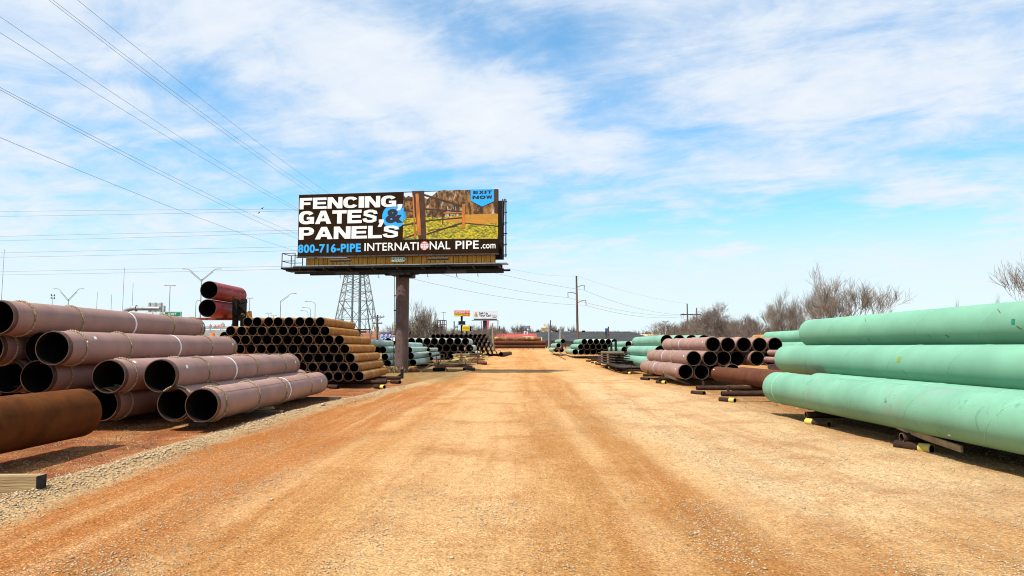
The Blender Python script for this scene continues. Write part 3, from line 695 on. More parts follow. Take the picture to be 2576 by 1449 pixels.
# --- mint stack around the billboard foot
G7 = 'weathered mint pipes near the billboard foot'
mm = plain_pipe('mint_pipe', .24, 11.8, .014, M_mint, None, M_rim, 32)
for i, (x, y, z, l) in enumerate(((-7.02, 51, .62, 'mint pipe on the ground just right of the billboard pole'), (-7.22, 51.2, 1.09, 'mint pipe on top of the pair right of the billboard pole'),
        (-7.55, 51.3, .62, 'mint pipe on the ground half hidden by the billboard pole'), (-9.02, 51, 1.02, 'lower mint pipe with open mouth left of the billboard pole'), (-9.2, 51.2, 1.52, 'upper mint pipe with open mouth left of the billboard pole'),
        (-9.7, 51.8, 1.5, 'mint pipe recessed left of the upper open mint pipe'), (-9.45, 51.5, .6, 'mint pipe on the ground beside the rusty stack'), (-8.9, 51.5, .55, 'mint pipe on the ground behind the pole foot'),
        (-9.5, 45.5, 1.98, 'mint pipe on top of the row beside the rusty stack'), (-7.8, 54.5, 1.5, 'mint pipe above the pair right of the pole, lower of two'), (-8.3, 54.5, 1.86, 'mint pipe above the pair right of the pole, upper of two'),
        (-6.5, 58, .78, 'slim mint pipe poking out behind the ground mint pipe'), (-6.62, 58, 1.14, 'slim mint pipe poking out behind the raised mint pipe'), (-6.75, 58, 1.5, 'slim mint pipe poking out highest behind the mint pair'))):
    put('mint_pipe', mm if i < 11 else (plain_pipe('slim_mint_pipe', .15, 7.2, .012, M_mint, None, M_rim, 24) if i == 11 else bpy.data.meshes['slim_mint_pipe']), (x, y, z), l, 'pipe', G7)
b = MB(); b.box((0, 0, .05), (3.4, .3, .1)); b.box((0, 4, .05), (3.4, .3, .1))
# --- chalky stack behind the billboard pole
G8 = 'chalky grey pipes stacked behind the billboard pole'
mp = plain_pipe('chalky_pipe', .375, 10.6, .018, M_pale, None, M_rim, 32)
mp2 = plain_pipe('chalky_mint_pipe', .375, 10.6, .018, M_mint, None, M_rim, 32)
for zc, xr, n, row in ((.84, -3.88, 11, 'bottom'), (1.54, -4.36, 11, 'middle'), (2.24, -4.80, 11, 'top')):
    for i in range(n):
        put('chalky_pipe', mp if (i % 3 or row == 'top') else mp2, (xr - .80*i, 74 + rnd.uniform(-.1, .3), zc + .04), 'chalky pipe, %s in %s row of stack behind billboard pole' % (nth(i, 'right'), row), 'pipe', G8)
# --- brown stack beyond it
G9 = 'brown pipes stacked beyond the chalky ones'
mb_ = plain_pipe('brown_pipe', .264, 10.5, .014, M_maroon, None, M_rimdark, 28)
for zc, xr, n, row in ((.96, -1.60, 5, 'bottom'), (1.47, -2.35, 6, 'fourth'), (1.98, -2.62, 7, 'third'), (2.47, -2.98, 8, 'second'), (2.97, -3.27, 12, 'top')):
    for i in range(n):
        put('brown_pipe', mb_, (xr - .563*i, 86 + rnd.uniform(-.1, .3), zc + .03), 'brown pipe, %s in %s row of stack below the motel sign' % (nth(i, 'right'), row), 'pipe', G9)
put('brown_pipe', mb_, (-1.30, 84.6, .86), 'loose brown pipe lying right of the stack below motel sign', 'pipe', G9, None, -.10)
# --- long brown pipes across the end of the track
for (x0, x1, py, r, m, l) in ((1244, 1361, 852.0, .34, M_yellrust, 'top long brown pipe with ochre patches across the track end'), (1242, 1373, 862.0, .35, M_maroon, 'middle long brown pipe across the end of the track'), (1246, 1372, 871.6, .36, M_maroon, 'bottom long brown pipe across the end of the track')):
    a, c = at(x0, py, 130), at(x1, py, 130)
    o = put('long_brown_pipe', plain_pipe('long_pipe_' + str(int(py)), r, c.x - a.x, .02, m, None, M_rim, 32), (a.x, 130 + (.1 if py < 860 else 0), a.z), l, 'pipe', 'long brown pipes across the track end', 0.0, -PI/2)
    if py < 870: obj('weld_seam', ring_mesh('lw%d' % int(py), r, .012, M_rustdk, 32), o, (0, (c.x-a.x)*.42, 0))
b = MB()
p0, p1 = at(1265, 868.8, 128.9), at(1342, 868.8, 128.9)
b.beam(p0, p1, .08, .14)
for i in range(7):
    x = p0.x + (p1.x-p0.x)*i/6; b.beam((x, 128.9, p0.z), (x, 128.9, gz(128.9) - .05), .07, .07)
    b.beam((x, 128.9, gz(128.9)+.04), (x, 130.6, gz(130)+.05), .07, .07)
tag(b.build('low_steel_rack', M_dark), 'low steel rack with seven legs in front of the long brown pipes', 'rack')

# ------------------------------------------------------------------ sleepers under the stacks
def rail(x0, x1, y, label, r=.085, z=.27, stub=None, group='rusty sleeper pipes under the stacks'):
    b = MB(); b.hollow(r, .012, 0, x1 - x0, 20)
    o = put('sleeper_pipe', b.mesh('sleeper_pipe', [M_sleeper, M_inner, M_rim]), (x0, y, z + gz(y)), label, 'sleeper', group, 0.0, -PI/2)
    if stub is not None:
        s = MB(); s.tube([(0, stub, r*.8), (0, stub, r + .16)], .042, 10)
        s.build('stub_post', M_sleeper, o)
    return o
def chock(x, y, L, label, end=None, r=.078, yaw=.25, group='short pipe chocks under the sleepers'):
    b = MB(); b.hollow(r, .012, 0, L, 24)
    o = put('pipe_chock', b.mesh('pipe_chock', [M_sleeper, M_inner, M_yellow if end else M_sleeper]), (x, y, r + .004 + gz(y)), label, 'chock', group, 0.0, yaw)
    if end:
        y0 = 0 if end == 'near' else L - .2
        e = MB(); cs = [(math.cos(2*PI*j/24), math.sin(2*PI*j/24)) for j in range(24)]
        e.add([((r+.003)*c, y, (r+.003)*q) for y in (y0, y0+.2) for c, q in cs], [(j, (j+1) % 24, 24+(j+1) % 24, 24+j) for j in range(24)])
        e.build('yellow_end', M_yellow, o)
    return o
def gpt(px, py, z=0.0):
    """point of level ground at that pixel"""
    Y = 5.0
    for _ in range(60):
        p = at(px, py, Y)
        Y2 = (EYE - z - gz(Y)) / max(1e-4, (EYE - p.z) / Y); Y = .5*Y + .5*Y2
    return at(px, py, Y)
# under the near green pipes
a = gpt(2027, 1046, .2); rail(a.x, a.x + 3.2, a.y, 'sleeper pipe under the far half of the lowest green pipe', .075, .22, .24)
a = gpt(2268, 1103, .2); rail(a.x, a.x + 3.2, a.y, 'sleeper pipe with white bore under the middle of lowest green pipe', .085, .21, .42)
a = gpt(2086, 1076); chock(a.x, a.y, .62, 'short pipe with yellow far end under the lowest green pipe', 'far', .072, .42)
a = gpt(2345, 1143); chock(a.x, a.y, .62, 'short pipe with broad yellow near end under the lowest green pipe', 'near', .078, .50)
rail(6.2, 9.6, 7.6, 'sleeper pipe under the near end of the lowest green pipe', .085, .21)
b = MB()
pts = [at(2258, 1071, 12.6), at(2330, 1100, 11.9), at(2420, 1130, 11.0)]
for i in range(2): b.beam(pts[i], pts[i+1], .04, .10)
tag(b.build('loose_plank', M_wood), 'bowed grey plank wedged under the lowest green pipe', 'plank')
# along the right edge of the track
for px, py, L, stub, lab in ((1815, 991.5, 3.4, .22, 'sleeper pipe just left of the lowest green pipe end'), (1752, 976.5, 3.2, .26, 'sleeper pipe with stub in front of the maroon pipe'),
        (1657, 953, 3.0, .2, 'sleeper pipe under the near end of the right mauve stack'), (1618, 944, 3.0, .25, 'sleeper pipe under the far half of the right mauve stack'),
        (1576.5, 931.5, 3, .3, 'sleeper pipe under near end of the farther green stack'), (1553, 924, 3, .3, 'sleeper pipe under the far end of the farther green stack'),
        (1526.5, 918, 3, None, 'sleeper pipe before the farther green stack, nearest of the bare ones'), (1521, 914, 3, None, 'bare sleeper pipe beside the lying rods, second nearest'),
        (1501, 909, 3, None, 'bare sleeper pipe beside the lying rods, third nearest'), (1487, 906, 3, None, 'bare sleeper pipe beside the lying rods, second farthest'),
        (1478, 902, 3, .5, 'farthest bare sleeper pipe with an upright stub by the track')):
    a = gpt(px, py, .24)
    rail(a.x, a.x + L, a.y, lab, .085, .25, stub)
for px, py, end, lab in ((1850, 1007, 'near', 'short pipe with yellow rim left of the lowest green pipe end'), (1773, 989, None, 'short brown pipe chock in front of the maroon pipe'),
        (1676, 962, 'near', 'short pipe with yellow end under the right mauve stack'), (1634, 953, None, 'short dark pipe chock under the right mauve stack'),
        (1589, 938.5, 'near', 'short pipe with yellow end under the farther green stack'), (1563, 931, None, 'short dark chock under the farther green stack'),
        (1537, 925, 'near', 'short pale ended chock beside the lying rods, nearest'), (1511, 916, None, 'short chock beside the lying rods, second nearest'),
        (1500, 912, 'near', 'short chock beside the lying rods, third nearest'), (1486, 908, None, 'farthest short chock beside the track')):
    a = gpt(px, py, .08); chock(a.x - .05, a.y - .12, .6, lab, end, .078, .55)
# plank under the right mauve stack
b = MB(); b.beam(at(1673, 944, 33.2), gpt(1735, 967, .05), .05, .10)
tag(b.build('loose_plank', M_wooddk), 'dark plank sloping under the right mauve stack', 'plank')
# timber blocks on the left
def block(px, py, L, w, h, rz, label, m=M_wooddk, z=0.0):
    a = gpt(px, py)
    o = empty('timber_block', (a.x, a.y, gz(a.y) + z), label, 'timber', 'timber blocks under the left stack', rz)
    b = MB(); b.box((-L/2, w/2, h/2), (L - .006, w, h)); b.build('beam', m, o)
    e = MB(); e.box((-.002, w/2, h/2), (.012, w - .002, h - .002)); e.build('sawn_end', M_endshade, o)
    return o
block(89, 1254, 2.4, .19, .20, .03, 'squared timber with a sawn end coloured dark for shade at the left photo edge', M_blockwood, .05)
block(711, 1049, 3.0, .16, .15, .06, 'dark timber block under the front mauve pipe, nearer one')
block(855, 1010, 4.0, .16, .14, .03, 'dark timber block under the far end of front mauve pipe')
block(522, 1074, .42, .16, .09, .02, 'timber block in shade under the mauve stack mouths')
b = MB(); a = gpt(690, 1027, .17); b.beam(a, a + Vector((-.75, -.42, -.02)), .12, .03); b.beam(a + Vector((-.05, .08, .03)), a + Vector((-.62, -.45, .03)), .10, .03)
tag(b.build('split_boards', M_wood), 'two weathered split boards lying on the timber block', 'boards')
# under the rusty stack and billboard foot
for px, py, L, st, lab in ((972, 967, 6.0, None, 'sleeper pipe under the near mouths of the orange rusty stack'), (973, 957, 5.6, None, 'sleeper pipe behind the near mouths of orange rusty stack'), (1008, 952, 2.3, None, 'sleeper pipe end poking out right of the rusty stack')):
    a = gpt(px, py, .2); yy = 31.2 if L > 5.8 else 32.6 if L > 3 else a.y; rail(a.x*yy/a.y - L, a.x*yy/a.y, yy, lab, .09, .22, st)
for px, py, e, lab in ((967, 979, 'near', 'short pipe with pale painted end right of the rusty stack'), (851, 979, None, 'short dark pipe chock under the rusty stack'), (1006, 966, None, 'short black pipe beside the upright stub near the pole')):
    a = gpt(px, py); chock(a.x, a.y, .6, lab, e, .085, .9)
a = gpt(1012, 952); b = MB(); b.box((0, 0, .25), (.13, .10, .5)); b.prism([(-.06, -.05, .02), (-.45, -.05, .02), (-.06, -.05, .30)], (0, .1, 0))
tag(b.build('stub_post', M_black, None, (a.x, a.y, 0)), 'black upright steel stub near the billboard foot', 'post')

# ------------------------------------------------------------------ racks and timber by the track, left
def rack_lumber():
    a, c = gpt(1159, 918), gpt(1201, 918)
    y = a.y; x0, x1 = a.x, c.x; g = gz(y)
    o = empty('red_timber_rack', (x0, y, g), 'red steel rack with tall posts and cross braces holding timber', 'rack')
    for i, (dx, dy, h) in enumerate(((0, 0, 1.20), (x1-x0, 0, 1.20), (.35, 1.0, 1.22), (x1-x0+.2, 1.0, 1.18))):
        b = MB(); b.box((dx, dy, h/2), (.085, .085, h)); b.build('post', M_redsteel if dy == 0 else M_dark, o)
    b = MB(); W = x1 - x0; b.box((W/2, 0, .22), (W, .07, .09)); b.box((W/2, 1.0, .22), (W, .07, .09)); b.build('rail', M_redsteel, o)
    for s in (0, 1):
        b = MB(); b.beam((W*s, -.01, .85), (W*(.45 if s == 0 else .58), -.01, .24), .045); b.build('brace', M_redsteel, o)
    t = MB(); r = random.Random(3)
    # timbers: each a thing of its own
    k = 0
    for lay in range(7):
        for j in range(4):
            L = r.uniform(2.1, 2.7); xc = W/2 + r.uniform(-.25, .35)
            b = MB(); b.box((0, 0, 0), (L, .14, .072), Matrix.Rotation(r.uniform(-.03, .03), 3, 'Y') @ Matrix.Rotation(r.uniform(-.04, .04), 3, 'Z'))
            q = b.build('timber', M_lumber if r.random() < .7 else M_wood, None, (x0 + xc, y + .16 + .2*j, g + .34 + .098*lay))
            tag(q, ('timber %s from the top in the red rack, %s board of its layer' % (['seventh', 'sixth', 'fifth', 'fourth', 'third', 'second', 'first'][lay], ['front', 'second', 'third', 'rear'][j])), 'timber', 'timbers in the red rack'); k += 1
    for i, (dx, dz) in enumerate(((2.05, .98), (1.78, .78))):
        b = MB(); b.tube([(-1.3, 0, -.03), (0, 0, 0)], .045, 10); q = b.build('yellow_tipped_bar', M_dark, None, (x0 + dx, y + .10 - .09*i - .05, g + dz))
        tag(q, '%s dark bar with a yellow tip sticking out of the timber rack' % ('upper' if i == 0 else 'lower'), 'bar', 'yellow tipped bars')
        e = MB(); e.tube([(-.12, 0, 0), (.01, 0, 0)], .052, 10); e.build('yellow_tip', M_yellow, q)
    b = MB(); b.hollow(.14, .015, -.4, .4, 20); q = put('pipe_stub', b.mesh('pipe_stub', [M_redsteel, M_inner, M_redsteel]), (x1 + .42, y - .25, g + .15), 'short red pipe at the right foot of the timber rack', 'pipe', None, 0, -1.2)
rack_lumber()
def rack_scrap():
    a, c = gpt(1090, 934), gpt(1189, 934)
    y = a.y; W = c.x - a.x; x0 = a.x
    o = empty('scrap_skid', (x0, y, 0), 'low red steel skid on pipe feet piled with scrap wood', 'skid')
    b = MB(); b.box((W*.52, 0, .33), (W*.95, .12, .10)); b.box((W*.5, 1.1, .33), (W*.95, .10, .10)); b.build('beam', M_redsteel, o)
    for dx, m in ((W*.13, M_black), (W*.90, M_dark)):
        b = MB(); b.hollow(.13, .015, -.45, .45, 20); f = b.build('foot_pipe', [m, M_inner, M_dark], o, (dx, .35, .14)); f.rotation_euler = (0, 0, -.9)
    b = MB(); b.beam((W*.30, -.03, .28), (W*.38, -.12, .02), .06); b.build('brace', M_dark, o)
    for dx in (W*.12,):
        b = MB(); b.box((dx, 0, .62), (.07, .07, .5)); b.build('post', M_dark, o)
    r = random.Random(9)
    labs = ['left', 'centre', 'right']
    for i in range(22):
        L = r.uniform(.35, 1.2) if i > 8 else r.uniform(1.2, 1.9)
        b = MB(); q = Matrix.Rotation(r.uniform(-.35, .35) if i > 8 else r.uniform(-.06, .06), 3, 'Y') @ Matrix.Rotation(r.uniform(-.6, .6) if i > 8 else r.uniform(-.1, .1), 3, 'Z')
        b.box((0, 0, 0), (L, .12, .085), q)
        xx = W*(.10 + .62*r.random()); lay = i % 4
        p = b.build('scrap_board', r.choice([M_wood, M_wooddk, M_wooddk, M_lumber]), None, (x0 + max(.7, min(xx, W*.68)), y + .02 + r.uniform(0, 1.0), .42 + .085*lay))
        tag(p, 'weathered board in the jumble of scrap wood on the low red skid', 'board', 'scrap boards on the low red skid')
rack_scrap()
a = gpt(1092, 926); o = empty('open_trestle', (a.x, a.y + 1.6, 0), 'grey open steel frame with three legs behind the scrap skid', 'frame')
for dx in (0, .34, .62):
    b = MB(); b.box((dx, 0, .55), (.07, .07, 1.1)); b.build('leg', M_dark, o)
b = MB(); b.box((.31, 0, 1.135), (.72, .08, .07)); b.build('top_bar', M_dark, o)
for i, (px, py, L, m, l) in enumerate(((1100, 921, 2.6, M_dark, 'dark pipe lying left of the scrap skid, nearer one'), (1110, 913, 1.6, M_redsteel, 'reddish pipe lying left of the scrap skid, farther one'))):
    a = gpt(px, py); b = MB(); b.hollow(.075, .01, 0, L, 16)
    put('loose_pipe', b.mesh('loose_pipe', [m, M_inner, M_rim]), (a.x - L, a.y, .085 + gz(a.y)), l, 'pipe', 'loose pipes by the skid', 0, -PI/2)
b = MB(); b.beam(gpt(1058, 936, .02), at(1086, 914, 50.2), .07, .03); tag(b.build('leaning_board', M_wood), 'pale board leaning on the ground mint pipe', 'board')
# heap of red clay rubble beside the pole
def lump(size, r, n=9):
    import bmesh
    bm = bmesh.new(); bmesh.ops.create_icosphere(bm, subdivisions=2, radius=1.0)
    for v in bm.verts:
        k = 1 + r.uniform(-.25, .25); v.co = Vector((v.co.x*size[0]*k, v.co.y*size[1]*k, v.co.z*size[2]*k))
    me = bpy.data.meshes.new('lump'); bm.to_mesh(me); bm.free(); return me
r = random.Random(4)
for i, (dx, dz, s, l) in enumerate(((0, .10, (.36, .25, .22), 'largest lump of red clay rubble beside the billboard pole'), (.42, .05, (.28, .22, .13), 'flat lump of red clay rubble right of the largest'), (.85, .03, (.22, .18, .08), 'rightmost small lump of red clay rubble by the pole'), (-.25, .04, (.18, .18, .10), 'leftmost small lump of red clay rubble by the pole'))):
    a = gpt(1040, 936); me = lump(s, r); me.materials.append(M_brick)
    tag(obj('clay_rubble', me, None, (a.x + dx, a.y, dz)), l, 'rubble', 'red clay rubble by the pole')

# sprigs of dead weed along the stacks
b = MB(); r = random.Random(16)
for i in range(60):
    if r.random() < .4: cx, cy = r.uniform(-7.4, -5.9), r.uniform(8.2, 14.2)
    else: cx, cy = r.uniform(6.6, 9.0), r.uniform(19.5, 31)
    for k in range(r.randint(3, 9)):
        x, y = cx + r.gauss(0, .05), cy + r.gauss(0, .05); h = r.uniform(.03, .10); dx, dy = r.gauss(0, .06), r.gauss(0, .07); w = .0035
        b.add([(x-w, y, .0), (x+w, y, .0), (x + dx*.5 + w, y + dy*.5, h*.7), (x + dx, y + dy, h)], [(0, 1, 2, 3)])
tag(b.build('dead_weeds', M_straw), 'sprigs of dead weed scattered along the foot of the stacks', None, None, 'stuff')

# ------------------------------------------------------------------ rod bundles, right
M_spacer = mat('orange_spacer', (.50, .20, .10), .8, .2, 5)
def rods(x0, W, Yd, layers, n, L, z0, label, grp):
    """bundles of flat rods lying parallel to the track, layers kept apart by spacers"""
    r = random.Random(int(x0*10))
    for k in range(layers):
        o = empty('rod_bundle', (x0, Yd, z0 + .185*k), '%s layer of flat steel rods in %s' % (['lowest', 'second', 'third', 'fourth', 'topmost'][k if k < layers-1 else 4], label), 'rod bundle', grp)
        for j in range(n):
            b = MB(); x = W*(j+.5)/n; b.box((x + r.uniform(-.02, .02), L/2 + r.uniform(-.15, .15), r.uniform(-.01, .01)), (W/n*.86, L, .07))
            b.build('rod', M_dark if r.random() < .65 else M_sleeper, o)
        for yy in (L*.35, L*.72):
            b = MB(); b.box((W/2, yy, .09), (W*1.0 + .16, .16, .105)); b.build('spacer', M_spacer if k % 2 else M_wood, o)
rods(7.35, 1.15, 51.5, 5, 6, 10, .50, 'the rod stack beside the green pipes', 'rods stacked beside the track')
rods(10.35, 1.6, 59.5, 5, 7, 6, .95, 'the rod stack farther back, before pale green pipes', 'rods stacked behind')
for i in range(8):
    b = MB(); L = 13.0; b.box((0, L/2, 0), (.14, L, .05))
    q = b.build('lying_rod', M_dark if i % 3 else M_sleeper, None, (7.02 + .175*i, 46.0, .40 + rnd.uniform(0, .03))); q.rotation_euler = (0.006, 0, rnd.uniform(-.008, .004))
    tag(q, 'flat steel rod lying across the sleepers, %s' % nth(i, 'left'), 'rod', 'rods lying across sleepers')
for i, (px0, py0, px1, py1) in enumerate(((1383, 882.5, 1412, 877), (1392, 880.8, 1416, 874), (1398, 874, 1410, 879.5))):
    b = MB(); b.beam(gpt(px0, py0, .1), gpt(px1, py1, .25) if i < 2 else gpt(px1, py1, .1), .14)
    tag(b.build('scrap_beam', M_rustdk), 'rusty scrap beam on the ground left of the far green stack, ' + ['front', 'middle', 'rear'][i], 'beam', 'scrap beams at the track end')
a = gpt(1413, 876)
for i in range(4):
    b = MB(); b.box((0, 0, .22), (.5, .5, .44)); b.box((0, -.3, .1), (.9, .12, .16), Matrix.Rotation(.4*i, 3, 'Z')); b.tube([(-.4, .2, .5), (.4, -.1, .56)], .05, 8)
    tag(b.build('scrap_heap', M_maroon, None, (a.x - .9 + .55*i, a.y - 3 + .9*i, gz(a.y))), 'small rusty scrap piece by the far green stack, ' + nth(i, 'left'), 'scrap', 'scrap at the track end')
b = MB(); b.box((0, 0, 1.0), (.22, .22, 2.0)); tag(b.build('rack_post', M_black, None, at(1549, 873, 72).xy.to_3d() + Vector((0, 0, gz(72)))), 'black rack post between the far green stacks', 'post')
b = MB(); b.box((0, 0, .9), (.2, .2, 1.8)); tag(b.build('rack_post', M_black, None, at(1538, 873, 73).xy.to_3d() + Vector((0, 0, gz(73)))), 'shorter black rack post left of the other', 'post')

# ------------------------------------------------------------------ raised red pipes on the loader
GRED = 'red pipes held up by the loader'
pr = plain_pipe('red_pipe', .455, 3.9, .022, M_red, None, M_rimdark, 48)
pu, pl = at(526, 729.5, 36), at(521.7, 775.4, 36.2)
put('red_pipe', pr, pu, 'upper of two scratched red pipes held high by the loader', 'pipe', GRED, 0.3, .0)
put('red_pipe', pr, pl, 'lower of two scratched red pipes held high by the loader', 'pipe', GRED, 2.0, -.02)
def loader():
    c = at(603, 800, 37.6); y = 37.8
    X = c.x
    o = empty('pipe_loader', (X, y, 0), 'loader with black grapple and orange boom carrying red pipes', 'loader')
    def Z(py): return at(603, py, y).z
    b = MB(); b.box((-.30, 0, Z(792)), (.20, .35, Z(757) - Z(836))); b.box((.10, .05, Z(786)), (.20, .35, Z(757) - Z(826)))
    for k in range(6): b.box((-.08, .02*(k % 2), Z(759 + 9*k)), (.66 - .08*(k % 3), .3, .13), Matrix.Rotation(.15*(k % 2) - .07, 3, 'Y'))
    b.box((-.22, -.1, Z(775)), (.26, .5, .8)); b.tube([(-.36, -.2, Z(746)), (-.32, -.28, Z(758))], .05, 8); b.tube([(-.05, -.3, Z(768)), (.26, -.1, Z(785))], .06, 8)
    b.build('grapple', M_black, o)
    for dx in (-.33, .10):
        b = MB(); b.box((dx, .1, Z(826)), (.17, .2, Z(800) - Z(852))); b.build('mast_post', M_black, o)
    b = MB(); b.beam((.30, .3, Z(786)), (.22, .9, Z(826)), .20, .32); b.beam((.28, .85, Z(800)), (.20, .8, 1.4), .42, .6); b.build('boom', M_orange, o)
    b = MB(); b.tube([(.26, .0, Z(786)), (.44, .3, Z(800))], .045, 10); b.tube([(.30, -.05, Z(790)), (.46, .3, Z(805))], .035, 10); b.build('hydraulic_ram', M_yellow, o)
    b = MB(); b.tube([(.12, -.14, Z(793)), (.12, .0, Z(793))], .10, 16); b.build('pivot_pin', M_yellow, o)
    b = MB(); b.box((-3.6, .2, Z(802)), (7.6, .22, .13)); b.build('fork_beam', M_redsteel, o)
    b = MB(); b.box((0, 2.4, 1.1), (2.2, 3.6, 1.0)); b.box((.2, 3.2, 1.75), (1.3, 1.6, .4)); b.build('chassis', M_orange, o)
    for sx in (-1.15, 1.15):
        for sy in (1.2, 3.6):
            b = MB(); b.tube([(sx - .22, sy, .62), (sx - .16, sy, .62), (sx + .16, sy, .62), (sx + .22, sy, .62)], [.5, .62, .62, .5], 24); w = b.build('wheel', M_black, o)
loader()

# ------------------------------------------------------------------ lettering
def text_geo(s, w, h, off=0.0, align=0):
    """outline of a word, scaled to w x h, as (verts2d, faces)"""
    cu = bpy.data.curves.new('word', 'FONT'); cu.body = s; cu.offset = off; cu.resolution_u = 3
    cu.space_character = 1.0 + off*2.2
    o = bpy.data.objects.new('word', cu)
    C.objects.link(o); dg = bpy.context.evaluated_depsgraph_get(); dg.update()
    me = o.evaluated_get(dg).to_mesh()
    vs = [(v.co.x, v.co.y) for v in me.vertices]; fs = [tuple(p.vertices) for p in me.polygons]
    o.evaluated_get(dg).to_mesh_clear(); bpy.data.objects.remove(o); bpy.data.curves.remove(cu)
    xs = [v[0] for v in vs]; ys = [v[1] for v in vs]
    x0, x1, y0, y1 = min(xs), max(xs), min(ys), max(ys)
    return [((x-x0)/(x1-x0)*w, (y-y0)/(y1-y0)*h) for x, y in vs], fs
def word(b, P, s, u, v, w, h, off=0.0, d=.004):
    vs, fs = text_geo(s, w, h, off)
    b.add([P(u + x, v + y, d) for x, y in vs], fs)
def arcpts(a0, a1, n, rx, ry, e=2.6):
    out = []
    for i in range(n+1):
        a = R_(a0 + (a1-a0)*i/n); c, s = math.cos(a), math.sin(a)
        out.append((.5 + rx*math.copysign(abs(c)**(2/e), c), .5 + ry*math.copysign(abs(s)**(2/e), s)))
    return out
def block_letter(ch):
    """heavy wide capital in a unit box: list of polygons and strips"""
    if ch == 'F': return [[(0, 0), (.32, 0), (.32, .37), (.86, .37), (.86, .60), (.32, .60), (.32, .76), (1, .76), (1, 1), (0, 1)]]
    if ch == 'E': return [[(0, 0), (1, 0), (1, .23), (.31, .23), (.31, .40), (.93, .40), (.93, .61), (.31, .61), (.31, .77), (.98, .77), (.98, 1), (0, 1)]]
    if ch == 'N': return [[(0, 0), (.28, 0), (.28, .60), (.66, 0), (1, 0), (1, 1), (.72, 1), (.72, .40), (.34, 1), (0, 1)]]
    if ch == 'I': return [[(0, 0), (1, 0), (1, 1), (0, 1)]]
    if ch == 'T': return [[(.34, 0), (.66, 0), (.66, .75), (1, .75), (1, 1), (0, 1), (0, .75), (.34, .75)]]
    if ch == 'L': return [[(0, 0), (1, 0), (1, .25), (.33, .25), (.33, 1), (0, 1)]]
    if ch == 'A':
        l = [(0, 0), (.34, 1), (.5, 1), (.5, .70), (.41, .42), (.5, .42), (.5, .20), (.345, .20), (.29, 0)]
        return [l, [(1-x, y) for x, y in l][::-1]]
    if ch == 'P':
        o = [(.32, 1), (.6, 1)] + [(.6 + .4*math.sin(R_(a)), .66 + .34*math.cos(R_(a))) for a in range(15, 180, 15)] + [(.6, .32), (.32, .32)]
        i = [(.32, .78), (.56, .78)] + [(.56 + .13*math.sin(R_(a)), .66 + .12*math.cos(R_(a))) for a in range(15, 180, 15)] + [(.56, .54), (.32, .54)]
        return [[(0, 0), (.32, 0), (.32, 1), (0, 1)]] + [[o[k], i[k], i[k+1], o[k+1]] for k in range(len(o)-1)]
    if ch in 'CG':
        a0, a1 = (28, 332) if ch == 'C' else (30, 318)
        o, i = arcpts(a0, a1, 26, .5, .5), arcpts(a0, a1, 26, .20, .27)
        r = [[o[k], o[k+1], i[k+1], i[k]] for k in range(26)]
        if ch == 'G': r += [[(.52, .36), (.72, .36), (.72, 0.03), (1, .03), (1, .55), (.52, .55)]]
        return r
    if ch == 'X': return [[(0, 0), (.34, 0), (.5, .26), (.66, 0), (1, 0), (.68, .5), (1, 1), (.66, 1), (.5, .74), (.34, 1), (0, 1), (.32, .5)]]
    if ch == 'W': return [[(.13, 0), (.38, 0), (.5, .5), (.62, 0), (.87, 0), (1, 1), (.78, 1), (.72, .42), (.60, 1), (.40, 1), (.28, .42), (.22, 1), (0, 1)]]
    if ch == 'O':
        o, i = arcpts(0, 360, 30, .5, .5), arcpts(0, 360, 30, .20, .26)
        return [[o[k], o[k+1], i[k+1], i[k]] for k in range(30)]
    if ch == 'S':
        c = [(.86, .66), (.84, .80), (.66, .885), (.40, .885), (.17, .80), (.17, .64), (.36, .56), (.62, .48), (.83, .39), (.83, .21), (.62, .115), (.36, .115), (.16, .19), (.13, .34)]
        wv = [.30, .25, .20, .20, .26, .28, .22, .22, .28, .26, .20, .20, .25, .30]
        P = []; n = len(c)
        for k in range(n):
            a, b2 = c[max(0, k-1)], c[min(n-1, k+1)]
            d = Vector((b2[0]-a[0], b2[1]-a[1])).normalized(); m = Vector((-d.y, d.x)) * wv[k] * .5
            P.append(((c[k][0]+m.x, min(1, max(0, c[k][1]+m.y))), (c[k][0]-m.x, min(1, max(0, c[k][1]-m.y)))))
        return [[P[k][0], P[k][1], P[k+1][1], P[k+1][0]] for k in range(n-1)]
    if ch == ',': return [[(.1, .0), (1, .0), (1, -.05), (.55, -1.0), (-.15, -1.0), (.25, -.3), (.1, -.3)] and [(.1, .55), (1, .55), (1, .1), (.55, -.75), (-.1, -.75), (.3, .0), (.1, .0)]]
def block_word(b, P, s, u, v, w, h, base=.004, gap=.06):
    rel = {'I': .40, ',': .38, 'S': 1.02, 'C': 1.05, 'G': 1.08, 'A': 1.15, 'N': 1.08, 'L': .88, 'F': .92}
    tot = sum(rel.get(c, 1.0) for c in s) + gap*(len(s)-1)
    k = w / tot; x = u
    for c in s:
        lw = rel.get(c, 1.0)*k
        for i, pl in enumerate(block_letter(c)):
            b.poly([P(x + px*lw, v + py*(h if c != ',' else h*.42), base + .0012*(i % 9)) for px, py in pl])
        x += lw + gap*k

